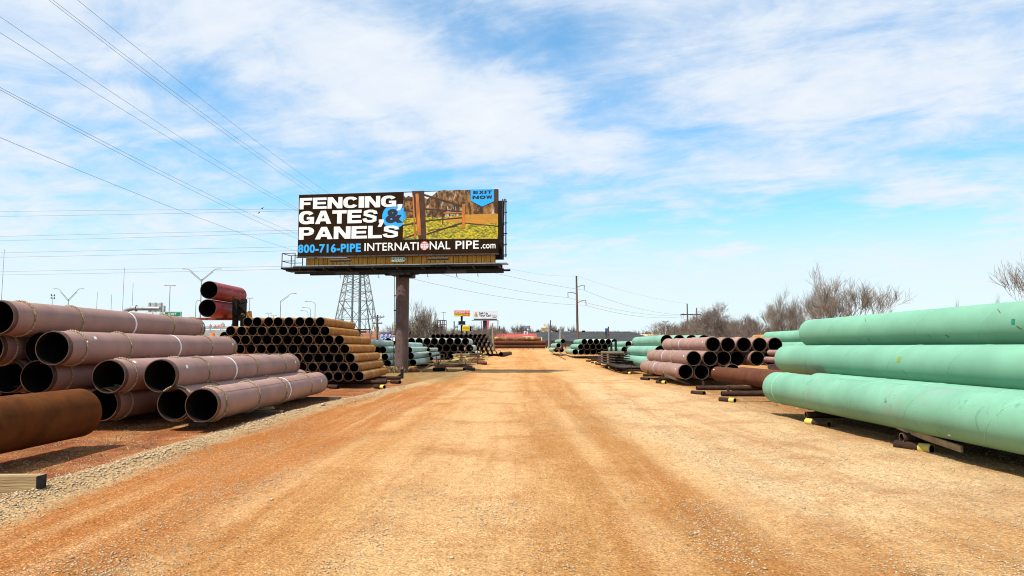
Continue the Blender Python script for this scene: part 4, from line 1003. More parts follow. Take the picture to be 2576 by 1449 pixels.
# ------------------------------------------------------------------ billboard
def billboard():
    px, py = at(1010, 933, 48.6).x, 48.6
    rz = R_(-7.5)
    o = empty('billboard', (px, py, 0), 'large roadside billboard advertising fencing, gates and panels on a brown steel pole', 'billboard', None, rz)
    rm = Matrix.Rotation(rz, 3, 'Z'); inv = rm.inverted()
    def loc(qx, qy, Y):                                     # local point of the photograph's pixel at the face
        return inv @ (at(qx, qy, Y) - Vector((px, py, 0)))
    cs = [loc(749.6, 646.5, 48.5), loc(1253, 635.4, 46.75), loc(1253, 474.1, 46.75), loc(750, 491.6, 48.5)]
    yf = (cs[0].y + cs[1].y)/2
    x0, x1 = (cs[0].x + cs[3].x)/2, (cs[1].x + cs[2].x)/2; z0, z1 = (cs[0].z + cs[1].z)/2, (cs[2].z + cs[3].z)/2
    W, H = x1 - x0, z1 - z0
    kw, kh = W/13.76, H/4.2
    P = lambda u, v, d=0.0: (x0 + u*kw, yf - d, z0 + v*kh)
    # pole
    b = MB(); n = 36; b.tube([(0, 0, -.3), (0, 0, z0 - 1.0)], .455, n); b.build('pole', M_pole, o)
    b = MB()
    for k in range(15): b.box((-.12 + .02*(k % 3), -.47, 1.1 + k*.37), (.05, .05, .035))
    for k in range(16): b.box((.20 - .03*(k % 2), -.43, .8 + k*.36), (.06, .05, .045))
    b.build('step_lugs', M_pole, o)
    b = MB(); b.tube([(-.52, -.12, .1), (-.52, -.12, 1.8), (-.50, -.14, 3.5), (-.53, -.12, z0 - 1.2)], .02, 6)
    for z in (1.0, 2.6, 4.2, 5.2): b.box((-.49, -.12, z), (.12, .06, .08))
    b.build('cable_conduit', M_dark, o)
    b = MB(); b.box((-.49, -.27, 2.25), (.12, .12, .36)); b.build('meter_box', M_dark, o)
    b = MB(); b.box((-.42, -.40, 2.25), (.12, .02, .24)); b.build('notice_plate', M_letter, o)
    # face
    b = MB(); b.box(((x0+x1)/2, yf + .11, (z0+z1)/2), (W, .22, H)); b.build('ad_panel', M_board, o)
    b = MB(); b.box(((x0+x1)/2, yf + .02, z0 - .05), (W + .1, .16, .09)); b.build('bottom_trim', M_dark, o)
    # photograph on the right half of the advert
    pic = MB(); U0, U1, V0 = 7.30, 13.76, 1.0
    def cp(cx, cy): # crop pixel -> (u, v)
        t = (cx - 220) / 2098
        top, bot = 148 - 73*t, 795 - 47*t
        return t*13.76, (bot - cy)/(bot - top)*4.2
    def Q(cx, cy, d): return P(*cp(cx, cy), d)
    def panel(name, pts, m, d): b = MB(); b.poly([Q(x, y, d) for x, y in pts]); return b.build(name, m, pict)
    m_sky = mat('print_pale_sky', (.62, .74, .84), .6, .05, 1, rand=0)
    m_wood = mat('print_bare_wood', (.34, .165, .035), .6, .4, 2.6, col2=(.045, .018, .006), lo=.44, hi=.64, rand=0, stretch=(1.4, 1, .8), extra=scuffs((.62, .50, .36), .8, 3.5, (1, 1, .6), (.52, .6), .8))
    m_grass = mat('print_lit_grass', (.66, .50, .02), .6, .4, 6, col2=(.10, .12, .008), lo=.40, hi=.62, rand=0, stretch=(1, 1, 2.2))
    m_clay = mat('print_orange_ground', (.62, .25, .015), .6, .3, 2, col2=(.42, .22, .03), rand=0, stretch=(.6, 1, 3))
    m_rail = mat('print_dark_rail', (.06, .022, .008), .6, .2, 2, rand=0)
    m_lit = mat('print_orange_post', (.55, .17, .02), .6, .2, 2, rand=0, stretch=(2, 1, .4))
    b = MB(); b.poly([Q(1345, 118, .004), Q(1340, 610, .004), Q(2318, 598, .004), Q(2318, 76, .004)]); pict = b.build('fence_picture', m_sky, o)
    r = random.Random(2)
    crown = [(1345, 400)] + [(1345, 150), (1365, 170), (1395, 150), (1430, 165), (1560, 165), (1590, 185), (1640, 150), (1700, 100), (1760, 88), (1830, 95), (1900, 84), (1980, 88), (2060, 80), (2180, 84), (2318, 76), (2318, 400)]
    panel('printed_trees', crown, m_wood, .006)
    panel('printed_grass', [(1340, 395), (1340, 608), (2318, 598), (2318, 345), (1980, 350), (1700, 380), (1560, 370)], m_grass, .008)
    panel('printed_clay', [(1760, 400), (1985, 345), (2318, 335), (2318, 430), (2100, 445), (1800, 425)], m_clay, .010)
    def line(b, xa, ya, xb, yb, w, d):
        dx, dy = xb-xa, yb-ya; L = math.hypot(dx, dy); nx, ny = -dy/L*w/2, dx/L*w/2
        b.poly([Q(xa+nx, ya+ny, d), Q(xb+nx, yb+ny, d), Q(xb-nx, yb-ny, d), Q(xa-nx, ya-ny, d)])
    b = MB()
    for k, l in enumerate(((1556, 140, 1962, 262, 20), (1565, 288, 1972, 318, 14), (1575, 415, 1970, 378, 14), (1585, 556, 1962, 432, 16), (1345, 185, 1472, 195, 20), (1340, 462, 1480, 438, 16), (1342, 604, 1482, 552, 14), (1345, 300, 1460, 322, 12), (1985, 435, 2318, 468, 9), (1600, 520, 1900, 470, 6))):
        line(b, *l, .012 + .0006*k)
    for k, l in enumerate(((1752, 285, 1754, 450, 12), (1648, 305, 1650, 395, 7), (1760, 330, 1960, 322, 8), (2300, 76, 2298, 330, 34), (2030, 250, 2034, 345, 14), (1850, 200, 1846, 300, 9), (2140, 240, 2138, 330, 10), (1700, 180, 1704, 300, 9))):
        line(b, *l, .019 + .0006*k)
    b.build('printed_rails', m_rail, pict)
    panel('printed_rail_lit', [(1760, 326), (1960, 318), (1960, 330), (1760, 338)], m_lit, .026)
    panel('printed_post_shade', [(1430, 101), (1556, 97), (1585, 606), (1505, 608)], m_rail, .024)
    panel('printed_post', [(1468, 130), (1500, 128), (1532, 565), (1492, 572)], m_lit, .027)
    panel('printed_post', [(1436, 150), (1448, 150), (1478, 600), (1462, 602)], m_lit, .029)
    panel('printed_post', [(1955, 235), (1982, 233), (1980, 488), (1952, 495)], m_lit, .028)
    panel('exit_badge', [(2037, 83), (2275, 75), (2277, 205), (2155, 262), (2040, 200)], M_cyan, .031)
    b = MB()
    for s, xa, ya, xb, yb in (('EXIT', 2066, 131, 2258, 90), ('NOW', 2058, 183, 2258, 142)):
        u, v = cp(xa, ya); u2, v2 = cp(xb, yb); block_word(b, P, s, u, v, u2-u, v2-v, .036, .12)
    b.build('exit_words', M_navy, o)
    # lettering
    b = MB(); block_word(b, P, 'FENCING,', .07, 3.20, 7.22, .77); block_word(b, P, 'GATES,', .04, 2.17, 5.98, .90); block_word(b, P, 'PANELS', .06, 1.13, 7.02, .84)
    wb = b.build('headline', M_letter, o)
    wb.location = (0, -.012, 0)
    b = MB(); ccx, ccy, rr = 6.72, 2.56, .82
    b.poly([P(ccx + rr*1.0*math.cos(2*PI*i/48), ccy + rr*math.sin(2*PI*i/48), .006) for i in range(48)]); b.build('blue_disc', M_cyan, o)
    b = MB(); word(b, P, '&', 6.12, 2.12, 1.22, .95, .045, .012); b.build('ampersand', M_navy, o)
    b = MB(); word(b, P, '800-716-PIPE', .03, .22, 4.42, .60, .035, .005); b.build('phone_number', M_cyan, o)
    b = MB(); pass
    for sw, su, sv, sl, sh in (('INTERNATI', 4.70, .29, 3.74, .53), ('NAL', 9.18, .31, 1.40, .54), ('PIPE', 10.93, .31, 1.55, .54), ('.com', 12.62, .31, .98, .30)):
        b = MB(); word(b, P, sw, su, sv, sl, sh, .014, .005); b.build('company_word', M_letter, o)
    b = MB(); gx, gy, gr = 8.83, .57, .30
    b.poly([P(gx + gr*math.cos(2*PI*i/40), gy + gr*math.sin(2*PI*i/40), .004) for i in range(40)]); gl = b.build('globe', M_letter, o)
    b = MB(); mred = mat('red_print', (.55, .02, .03), .6, .03, 1, rand=0)
    def gline(pts, w=.028, d=.007):
        for k in range(len(pts)-1):
            (xa, ya), (xb, yb) = pts[k], pts[k+1]; L = math.hypot(xb-xa, yb-ya) or 1; nx, ny = -(yb-ya)/L*w/2, (xb-xa)/L*w/2
            b.poly([P(xa+nx, ya+ny, d), P(xb+nx, yb+ny, d), P(xb-nx, yb-ny, d), P(xa-nx, ya-ny, d)])
    gline([(gx + gr*.96*math.cos(2*PI*i/32), gy + gr*.96*math.sin(2*PI*i/32)) for i in range(33)], .035)
    for k in (-.6, -.2, .2, .6): gline([(gx + gr*k*math.sin(PI*i/14), gy + gr*math.cos(PI*i/14)) for i in range(15)], .022, .008 + .001*abs(k))
    for k in (-.5, 0, .5): gline([(gx - gr*math.sqrt(1-k*k), gy + gr*k), (gx + gr*math.sqrt(1-k*k), gy + gr*k)], .022, .010)
    b.build('globe_grid', mred, gl)
    # boards below, name plate, walkway and lamps
    ax0, ax1 = x0 + .52, x1 - .2
    b = MB(); nb = 42
    for i in range(nb):
        xa = ax0 + (ax1-ax0)*i/nb; b.box((xa + (ax1-ax0)/nb/2, yf + .20, z0 - .10 - .29), ((ax1-ax0)/nb - .035, .05, .58))
    b.build('apron_boards', M_apron, o)
    b = MB(); b.box(((ax0+ax1)/2, yf + .26, z0 - .39), (ax1-ax0, .03, .60)); b.build('apron_backing', M_black, o)
    pcx = loc(1000.5, 649.5, 47.6).x
    b = MB(); L2, h2 = .36, .145
    b.prism([(pcx + L2*s + h2*math.cos(a), yf + .07, z0 - .30 + h2*math.sin(a)) for s, aa in ((1, range(-90, 91, 15)), (-1, range(90, 271, 15))) for a in map(R_, aa)], (0, .03, 0)); pp = b.build('name_plate', M_letter, o)
    b = MB(); L3, h3 = .36, .12
    b.prism([(pcx + L3*s + h3*math.cos(a), yf + .064, z0 - .30 + h3*math.sin(a)) for s, aa in ((1, range(-90, 91, 15)), (-1, range(90, 271, 15))) for a in map(R_, aa)], (0, .004, 0)); b.build('plate_field', mat('plate_green', (.12, .30, .10), .6, .1, 1, rand=0), pp)
    b = MB(); vs, fs = text_geo('LAMAR', .76, .15, .02); b.add([(pcx - .38 + x + .18*(y-.07), yf + .056, z0 - .375 + y) for x, y in vs], fs); b.build('plate_word', M_letter, pp)
    zc = z0 - .80
    wx0, wx1 = loc(742, 668, 47.6).x, loc(1277, 660, 45.9).x
    b = MB(); b.box(((wx0+wx1)/2, yf - .75, zc), (wx1-wx0, .9, .05)); b.build('walkway', M_galv, o)
    b = MB()
    b.box(((wx0+wx1)/2 - .2, yf - 1.2, zc - .10), (wx1-wx0 - .4, .08, .14)); b.box(((wx0+wx1)/2, yf - .32, zc - .16), (wx1-wx0 - .8, .14, .26))
    b.box(((wx0+wx1)/2 + .1, yf - .9, zc - .44), (wx1-wx0 + .2, .12, .12)); b.box(((wx0+wx1)/2, yf + .6, zc - .30), (wx1-wx0 - .9, .2, .30))
    for i in range(9): x = wx0 + .5 + (wx1-wx0-1)*i/8; b.box((x, yf - .55, zc - .22), (.09, 1.5, .10))
    for x in (wx0 + 3.2, wx0 + 5.8, wx0 + 8.2, wx0 + 9.1, wx1 - 3.3, wx1 - 1.9): b.tube([(x, yf - 1.0, zc - .45), (x, yf - 1.0, zc - .80), (x + .08, yf - 1.0, zc - .82)], .02, 6)
    b.box((0, -.1, zc - .35), (1.5, 1.3, .34)); b.box((.35, -.1, zc - .55), (.9, .9, .25))
    b.box((-.9, -.2, zc - .38), (.5, .4, .24)); b.box((.9, -.2, zc - .35), (.45, .4, .22))
    b.build('support_frame', M_black, o)
    # cage at the left end
    lx0, lx1 = loc(709, 660, 47.5).x, loc(742, 660, 47.4).x; zt = loc(709, 637, 47.4).z; zb = loc(709, 672, 47.4).z
    b = MB(); yy0, yy1 = yf - 1.1, yf + .1
    for x, y in ((lx0, yy0), (lx1, yy0), (lx0 + .1, yy1), (lx1, yy1)): b.box((x, y, (zt+zb)/2), (.045, .045, zt - zb))
    for z in (zt, (zt+zb)/2 - .05):
        for y in (yy0, yy1): b.box(((lx0+lx1)/2, y, z), (lx1-lx0, .04, .04))
        b.box((lx0, (yy0+yy1)/2, z), (.04, yy1-yy0, .04))
    b.build('end_cage', M_dark, o)
    b = MB(); b.box(((lx0+wx0)/2 + .5, yf - .5, zb - .06), (wx0-lx0 + 1.2, 1.1, .12)); b.box(((lx0+wx0)/2 + .8, yf - .5, zb - .19), (wx0-lx0 + 1.2, .9, .12)); b.build('end_platform', M_black, o)
    for xa, xb, dz in ((835, 885, .02), (1086, 1136, .02)):
        b = MB(); p, q = loc(xa, 657, 46.9), loc(xb, 655, 46.6)
        b.tube([(p.x, yf - 1.5, z0 - .50), (q.x, yf - 1.5, z0 - .50)], .085, 10); lp = b.build('lamp', M_dark, o)
        b = MB()
        for t in (.3, .7): x = p.x + (q.x-p.x)*t; b.tube([(x + .5, yf - .5, zc), (x, yf - 1.5, z0 - .52)], .018, 6)
        b.build('lamp_arm', M_galv, lp)
    for xa, xb in ((848, 906), (1131, 1181)):
        b = MB(); p, q = loc(xa, 681, 46.9), loc(xb, 680, 46.6); b.box(((p.x+q.x)/2, yf - 1.35, zc - .55), (q.x-p.x, .3, .16)); b.build('under_lamp', M_black, o)
    # the second face standing behind, seen edge-on at the right
    b = MB(); ex0, ex1 = loc(1256, 570, 48.0).x, loc(1272.5, 570, 48.0).x; et, eb = loc(1266, 497, 47.6).z, loc(1266, 648, 47.6).z
    b.box((ex0 - 5.3, yf + 2.0, (et+eb)/2), (11, .2, et-eb)); b.build('rear_panel', M_black, o)
    b = MB()
    for x in (ex1 + .02, ex1 - .20): b.box((x, yf + 1.2, (et+eb)/2), (.07, .07, et-eb - .1))
    for k in range(6): z = eb + (et-eb)*(k + .3)/5.6; b.box((ex1 - .08, yf + 1.25, z), (.36, .06, .06)); b.box((ex1 - .2, yf + 1.6, z), (.05, .8, .05))
    b.tube([(ex1 - .25, yf + 1.3, eb), (ex1 - .10, yf + 1.3, et)], .04, 6)
    b.build('rear_frame', M_dark, o)
    b = MB()
    for i in range(6): x = x0 + 1.2 + (W-2.4)*i/5; b.beam((x, yf + .28, z0 - .7), (x, yf + .28, z1 - .15), .14); b.beam((x, yf + .3, z1 - .6), (x, yf + 1.9, z1 - 1.6), .08); b.beam((x, yf + .3, z0 + .3), (x, yf + 1.9, z0 + .3), .08)
    b.build('uprights', M_black, o)
    return o
billboard()
# tuft of dead grass round the pole foot
b = MB(); r = random.Random(6); a0 = gpt(1010, 933)
for i in range(260):
    a = r.uniform(0, 2*PI); q = .46 + .35*r.random()**1.5; x, y = a0.x + q*math.cos(a)*1.0, 48.6 + q*math.sin(a)
    h = r.uniform(.15, .55); dx, dy = r.uniform(-.2, .2), r.uniform(-.2, .1)
    b.add([(x-.012, y, 0), (x+.012, y, 0), (x + dx*.4 + .008, y + dy*.4, h*.7), (x + dx, y + dy, h*.9)], [(0, 1, 2, 3)])
tag(b.build('dry_grass', M_straw), 'tuft of dead grass round the billboard pole foot', 'grass', None, 'stuff')

# ------------------------------------------------------------------ lattice tower
TY = 118.0
def tower():
    base = at(893, 868, TY); X = base.x; g = gz(TY)
    o = empty('lattice_tower', (X, TY, g), 'steel lattice transmission tower behind the billboard', 'tower', None, R_(24))
    Hz = lambda py: at(893, py, TY).z - g
    def half(z):                                            # half width of the body at a height
        z1, z2 = Hz(801.6), Hz(678); w1, w2 = 48/F*TY*.88, 25.5/F*TY*.88
        k = (w1-w2)/(z1-z2); w = w1 + k*(z - z1)
        return max(.75, w)
    levels = [0, Hz(801.6), Hz(757), Hz(735), Hz(714), Hz(694), Hz(678), Hz(660), Hz(640), Hz(620), Hz(600), Hz(580), Hz(560), Hz(540), Hz(520), Hz(503)]
    cs = [(-1, -1), (1, -1), (1, 1), (-1, 1)]
    for sx, sy in cs:
        b = MB()
        for k in range(len(levels)-1):
            a, c = half(levels[k]), half(levels[k+1]); b.beam((sx*a, sy*a, levels[k]), (sx*c, sy*c, levels[k+1]), .13 if k < 7 else .09)
        b.build('leg', M_lattice, o)
    b2 = MB()
    for k in range(len(levels)-1):
        b = MB(); za, zb = levels[k], levels[k+1]; a, c = half(za), half(zb)
        for i in range(4):
            (ax, ay), (bx, by) = cs[i], cs[(i+1) % 4]
            p, q, r_, s = Vector((ax*a, ay*a, za)), Vector((bx*a, by*a, za)), Vector((ax*c, ay*c, zb)), Vector((bx*c, by*c, zb))
            b.beam(r_, s, .08)
            if k == 0:
                m = (r_ + s)/2; b2.beam(p, m, .08); b2.beam(q, m, .08); b2.beam((p+r_)/2, (p+m)/2, .06); b2.beam((q+s)/2, (q+m)/2, .06); b2.beam((p+m)/2, r_, .06); b2.beam((q+m)/2, s, .06)
            elif k == 1:
                m = (p + q)/2; b2.beam(m, r_, .09); b2.beam(m, s, .09); b2.beam((p+r_)/2, (m+r_)/2, .06); b2.beam((q+s)/2, (m+s)/2, .06); b2.beam((m+r_)/2, (r_*.6+p*.4), .05); b2.beam((m+s)/2, (s*.6+q*.4), .05); b2.beam(p, (m+r_)/2, .05); b2.beam(q, (m+s)/2, .05)
            else:
                b2.beam(p, s, .06); b2.beam(q, r_, .06)
        b.build('ring_strut', M_lattice, o)
    b2.build('cross_braces', M_lattice, o)
    for py, L in ((512, 5.2), (556, 5.2), (604, 5.2)):
        z = Hz(py)
        for s in (-1, 1):
            b = MB(); w = half(z); b.beam((s*w, -w, z), (s*(w+L), 0, z + .4), .12); b.beam((s*w, w, z), (s*(w+L), 0, z + .4), .12); b.beam((s*w, 0, z + 1.6), (s*(w+L), 0, z + .4), .09)
            for t in (.3, .6): b.beam((s*(w+L*t), -w*(1-t), z), (s*(w+L*t), 0, z + 1.6 - 1.2*t), .06)
            arm = b.build('crossarm', M_lattice, o)
            b = MB(); b.tube([(s*(w+L), 0, z + .3), (s*(w+L), 0, z - 1.3)], .09, 8); b.build('insulator', M_dark, arm)
    # service deck and riser pipes inside
    b = MB(); b.box((-.6, 0, Hz(835)), (4.6, 1.6, .22)); b.box((1.0, .3, Hz(829)), (3.0, 1.4, .2)); b.build('equipment_deck', M_dark, o)
    b = MB()
    for x in (-.55, .75): b.tube([(x, .2, 0), (x*.9, .2, Hz(678))], .22 if x > 0 else .17, 8)
    b.build('riser_pipe', M_lattice, o)
    return o
tower()

# ------------------------------------------------------------------ wires
def wire(pts, label, r=.022, group='power lines', n=28):
    """one conductor through three points (parabola in the vertical)"""
    a, m, c = [Vector(p) for p in pts]
    t = ((m - a).xy.length) / max(1e-6, (c - a).xy.length)
    out = []
    # z = a + b t + d t^2 through the three points; plan view straight a..c
    d = ((m.z - a.z) - (c.z - a.z)*t) / (t*t - t); bb = (c.z - a.z) - d
    for i in range(n+1):
        s = i/n; p = a.lerp(c, s); p.z = a.z + bb*s + d*s*s; out.append(p)
    b = MB(); b.tube(out, r, 5); o = b.build('power_line', M_wire)
    return tag(o, label, 'power line', group)
def far_end(T, px, py, Y, ext=2.2, sag=0.0):
    """carry a line from the tower through a sighted point and on past the photographer"""
    M = at(px, py, Y); E = T + (M - T)*ext; M2 = Vector(M); E.z += sag
    return (T, M2, E)
WL = [(195, 0, 845, 487, 42, 'high line passing the photo top, rightmost of the three'), (133, 0, 822, 490, 42, 'high line passing the photo top, middle of the three'), (123, 0, 806, 490, 42, 'high line passing the photo top, leftmost of the three'),
      (0, 42, 752, 515, 40, 'upper line of the pair entering high at the left photo edge'), (0, 82, 752, 520, 40, 'lower line of the pair entering high at the left photo edge'),
      (0, 220, 752, 578, 38, 'upper line of the close pair entering the left photo edge midway'), (0, 226, 752, 590, 38, 'lower line of the close pair entering the left photo edge midway'), (0, 346, 752, 621, 38, 'single sloping line entering lowest at the left photo edge')]
for i, (px, py, qx, qy, Y, l) in enumerate(WL):
    # continue the sighted line a little way to its arm behind the billboard
    ux, uy = qx - px, qy - py; k = 1.10
    T = at(px + ux*k, py + uy*k + 4, TY)
    wire(far_end(T, px, py, Y, 1.7, 3.2), 'power ' + l, .013)
for i, (ya, yb, l) in enumerate(((534, 523, 'topmost'), (545, 533, 'second from top'), (597, 576, 'third from top'), (606.5, 588, 'fourth from top'), (638, 618, 'fifth from top'), (648, 632, 'sixth from top'), (685, 667, 'second from bottom'), (692, 678, 'bottom'))):
    T = at(865, yb - (ya - yb)*.15 - 1, TY - 2 + 3*(i % 2)); E = at(-160, ya + (ya-yb)*.10, TY + 26); M = at(374, (ya+yb)/2 + 1.2, TY + 12)
    T.y = TY
    wire((T, M, E), 'nearly level power line left of the billboard, %s of eight' % l, .024, 'level power lines at left')

# ------------------------------------------------------------------ wooden pole with three arms, and its lines
PY = 172.0
def wood_pole():
    p = at(1453.5, 851, PY); top = at(1450, 694, PY); X = p.x; g = gz(PY) - .3
    o = empty('utility_pole', (X, PY, g), 'tall brown utility pole with three curved arms in the middle distance', 'pole')
    b = MB(); b.tube([(0, 0, 0), (top.x - X, 0, top.z - g)], [.33, .20], 12); b.build('pole', mat('pole_wood', (.16, .10, .06), .85, .3, 2, stretch=(1, 1, .2)), o)
    tips = []
    for s, (ax, ay), (bx, by), (cx, cy) in ((1, (1453, 722), (1470, 717.5), (1469.5, 730)), (-1, (1452, 739.5), (1428.5, 735.5), (1429, 748.5)), (1, (1454, 760.5), (1473.5, 755), (1474.5, 768))):
        A, B, Cc = [at(q, w, PY) - Vector((X, PY, g)) for q, w in ((ax, ay), (bx, by), (cx, cy))]
        b = MB(); M = (A + B)/2 + Vector((0, 0, .18)); b.tube([A, M, B], [.13, .11, .08], 8); arm = b.build('arm', M_galv, o)
        b = MB(); b.tube([B, Cc], .085, 8); b.build('insulator', M_wallgrey, arm)
        tips.append(Cc + Vector((X, PY, g)))
    return top, tips
top, tips = wood_pole()
HY = 212.0
hp = [at(1728.5, 764, HY), at(1752.5, 774.5, HY + 2)]
for (px, tp, bt), q, l in zip(((1728.5, 764, 842), (1752.5, 774.5, 842)), hp, ('taller left', 'shorter right')):
    Y = q.y; b = MB(); b.tube([(q.x, Y, gz(Y)), (q.x, Y, q.z)], [.24, .17], 10); o = b.build('frame_pole', M_barkdk)
    tag(o, '%s pole of the two legged frame before the dark tree' % l, 'pole', 'poles of the two legged frame')
    if l[0] == 't':
        b = MB(); A, B = at(1712, 791.5, HY), at(1764, 791, HY); b.beam(A, B, .22, .3); b.beam(at(1712, 791.5, HY), at(1720, 790, HY), .3); b.build('crossarm', M_dark, o)
        b = MB(); b.tube([at(1712 + k*2.2, 792 + [0, 7, 11, 7, 0][k], HY) for k in range(5)], .05, 5); b.build('jumper_wire', M_wire, o)
for (mx, my), (bx, by), tip, (ex, ey), l in (((1241, 686), (1115, 656), tips[0], (1718, 792), 'upper'), ((1241, 720), (1090, 682), tips[1], (1722, 794.5), 'middle'), ((1241, 743.5), (1035, 697), tips[2], (1716, 797), 'lower')):
    s = (1400 - mx)/1.0
    T = at(bx - (mx-bx)*.9, by - (my-by)*.95 - 3, TY + 2); M = at(mx, my, TY + (PY-TY)*(mx - T.x*0 - 930)/(tip.x*0 + 1450 - 930))
    # plan is straight from tower to pole: find the sighted point on it
    lo_, hi_ = 0.0, 1.0
    for _ in range(40):
        k = (lo_ + hi_)/2; q = T.lerp(tip, k); u = 1288 + F*q.x/q.y*1.0
        if u < mx: lo_ = k
        else: hi_ = k
    q = T.lerp(tip, k); M = at(mx, my, q.y)
    wire((T, M, tip), '%s power line drooping from the billboard to the three armed pole' % l, .026, 'lines to the three armed pole')
    E = at(ex, ey, HY); M = tip.lerp(E, .55); M.z -= 1.25
    wire((tip, M, E), '%s power line running right from the three armed pole' % l, .026, 'lines right of the three armed pole')
T = at(1150, 636, TY); M = at(1370, 679, 160); M = T.lerp(top, .75); M.z -= .9
wire((T, M, top), 'thin ground wire sloping to the top of the three armed pole', .014, 'lines to the three armed pole')
E = hp[0]; M = top.lerp(E, .5); M.z -= .8
wire((top, M, E), 'thin ground wire running right from the pole top', .014, 'lines right of the three armed pole')
# two birds on the upper level lines
for px, py, l in ((660, 524.5, 'upper'), (651, 536, 'lower')):
    p = at(px, py, TY + 7); b = MB()
    b.tube([p + Vector((-.26, 0, -.02)), p + Vector((-.12, 0, .02)), p, p + Vector((.10, 0, .10)), p + Vector((.15, 0, .17)), p + Vector((.21, 0, .17))], [.02, .05, .10, .075, .06, .012], 8)
    tag(b.build('bird', M_black), 'small dark bird perched on the %s of the two topmost level lines' % l, 'bird', 'birds on the wire')

# ------------------------------------------------------------------ street lamps and masts at the left
def lamp(kind, px, ptop, Y, label, group, w=45, base=None, hgt=None):
    g = gz(Y) ; t = at(px, ptop, Y); x = t.x
    o = empty('street_lamp' if kind != 'mast' else 'antenna_mast', (x, Y, g), label, 'street lamp' if kind != 'mast' else 'mast', group)
    h = t.z - g; k = Y/F
    b = MB(); r = .11 if kind != 'mast' else .10*k*5
    b.tube([(0, 0, 0), (0, 0, h)], [max(.10, .75*k), max(.06, .45*k)], 8); b.build('pole', M_galv, o)
    if kind == 'V':
        for s in (-1, 1):
            W, U = w*k, 26*k
            b = MB(); b.tube([(0, 0, h - .9*k*10*.3), (s*W*.62, 0, h + U*.86), (s*W*.74, 0, h + U*.98), (s*W, 0, h + U)], max(.05, .42*k), 6)
            b.tube([(0, 0, h - 6*k), (s*W*.60, 0, h + U*.70)], max(.04, .32*k), 6); arm = b.build('arm', M_galv, o)
            b = MB(); b.box((s*W, 0, h + U - .3*k), (5*k, 2*k, 1.2*k)); b.build('lamp_head', M_galv, arm)
    if kind == 'T':
        b = MB(); b.tube([(-w*k, 0, h), (w*k, 0, h)], max(.06, .45*k), 6); arm = b.build('arm', M_galv, o)
        for s in (-1, 1):
            b = MB(); b.box((s*w*k*.85, 0, h + .1*k), (5*k, 3*k, 1.3*k)); b.build('lamp_head', M_galv, arm)
    if kind in 'LR':
        s = -1 if kind == 'L' else 1; W = w*k
        b = MB(); b.tube([(0, 0, h - 2*k), (s*W*.12, 0, h + 3*k), (s*W*.35, 0, h + 5*k), (s*W, 0, h + 5.5*k)], max(.05, .4*k), 6); arm = b.build('arm', M_galv, o)
        b = MB(); b.box((s*W, 0, h + 5.3*k), (6*k, 3*k, 1.3*k)); b.build('lamp_head', M_galv, arm)
    if kind == 'A':
        W, U = w*k, 19*k
        b = MB(); b.tube([(0, 0, h), (W*.55, 0, h + U*.75), (W*.72, 0, h + U*.95), (W, 0, h + U)], max(.05, .42*k), 6); b.tube([(0, 0, h - 4*k), (W*.55, 0, h + U*.6)], max(.04, .3*k), 6); arm = b.build('arm', M_galv, o)
        b = MB(); b.box((W, 0, h + U), (6*k, 3*k, 1.6*k)); b.build('lamp_head', M_galv, arm)
    if kind == 'H':
        b = MB(); b.tube([(-1.5*k, 0, h - 3*k), (-6*k, 0, h), (6*k, 0, h), (1.5*k, 0, h - 3*k)], max(.05, .4*k), 6); arm = b.build('arm', M_galv, o)
        for s in (-1, 1):
            b = MB(); b.box((s*6*k, 0, h + .8*k), (4*k, 3*k, 2.5*k)); b.build('lamp_head', M_galv, arm)
    if kind == 'cell':
        b = MB()
        for dz in (0, 7): b.box((0, 0, h - dz*k), (11*k, .6*k, .8*k)); b.box((-4*k, 0, h - (dz-2)*k), (1.6*k, 1.4*k, 5*k)); b.box((4*k, 0, h - (dz-1)*k), (1.6*k, 1.4*k, 5*k))
        b.build('antenna_rack', M_dark, o)
    return o
GS = 'street lamps along the highway'
lamp('V', 507, 702, 92, 'tall V armed street lamp behind the raised red pipes', GS, 48)
lamp('V', 172, 752, 120, 'V armed street lamp above the topmost mauve pipe', GS, 36)
lamp('T', 428, 718.5, 130, 'T shaped street lamp right of the grey road gantry', GS, 14)
lamp('T', 628.5, 750, 150, 'T shaped street lamp right of the raised red pipes', GS, 8)
lamp('T', 676, 788, 240, 'small far T lamp above the rusty stack, left one', GS, 6)
lamp('T', 688.5, 793, 260, 'small far T lamp above the rusty stack, right one', GS, 6)
lamp('A', 706, 757, 135, 'street lamp with one braced arm above the rusty stack', GS, 36)
lamp('L', 793, 764, 160, 'curved street lamp above the rusty stack, nearest of three', GS, 23)
lamp('L', 781.5, 779, 190, 'curved street lamp above the rusty stack, middle of three', GS, 19)
lamp('L', 775, 787, 220, 'curved street lamp above the rusty stack, farthest of three', GS, 16)
lamp('R', 493, 761, 150, 'curved street lamp just left of the raised red pipes', GS, 8)
lamp('V', 1033, 2000, 1, '', GS) if False else None
lamp('T', 1116, 786, 210, 'thin T topped mast left of the motel sign', GS, 3.4)
lamp('H', 1674, 809, 120, 'twin headed lamp on a pole left of the dark tree', GS)
lamp('cell', 133, 744, 260, 'small pole with antennas above the topmost mauve pipe', 'masts at the left')
for px, pt, Y, l in ((11, 627, 420, 'tallest thin mast at the left photo edge'), (313, 673, 300, 'tall mast left of the road gantry'), (335, 712, 420, 'faint mast just behind the tall one by the gantry'), (245, 735, 420, 'short thin mast between lamp and gantry'), (281, 741, 520, 'faintest short mast left of the tall one')):
    lamp('mast', px, pt, Y, l, 'masts at the left')
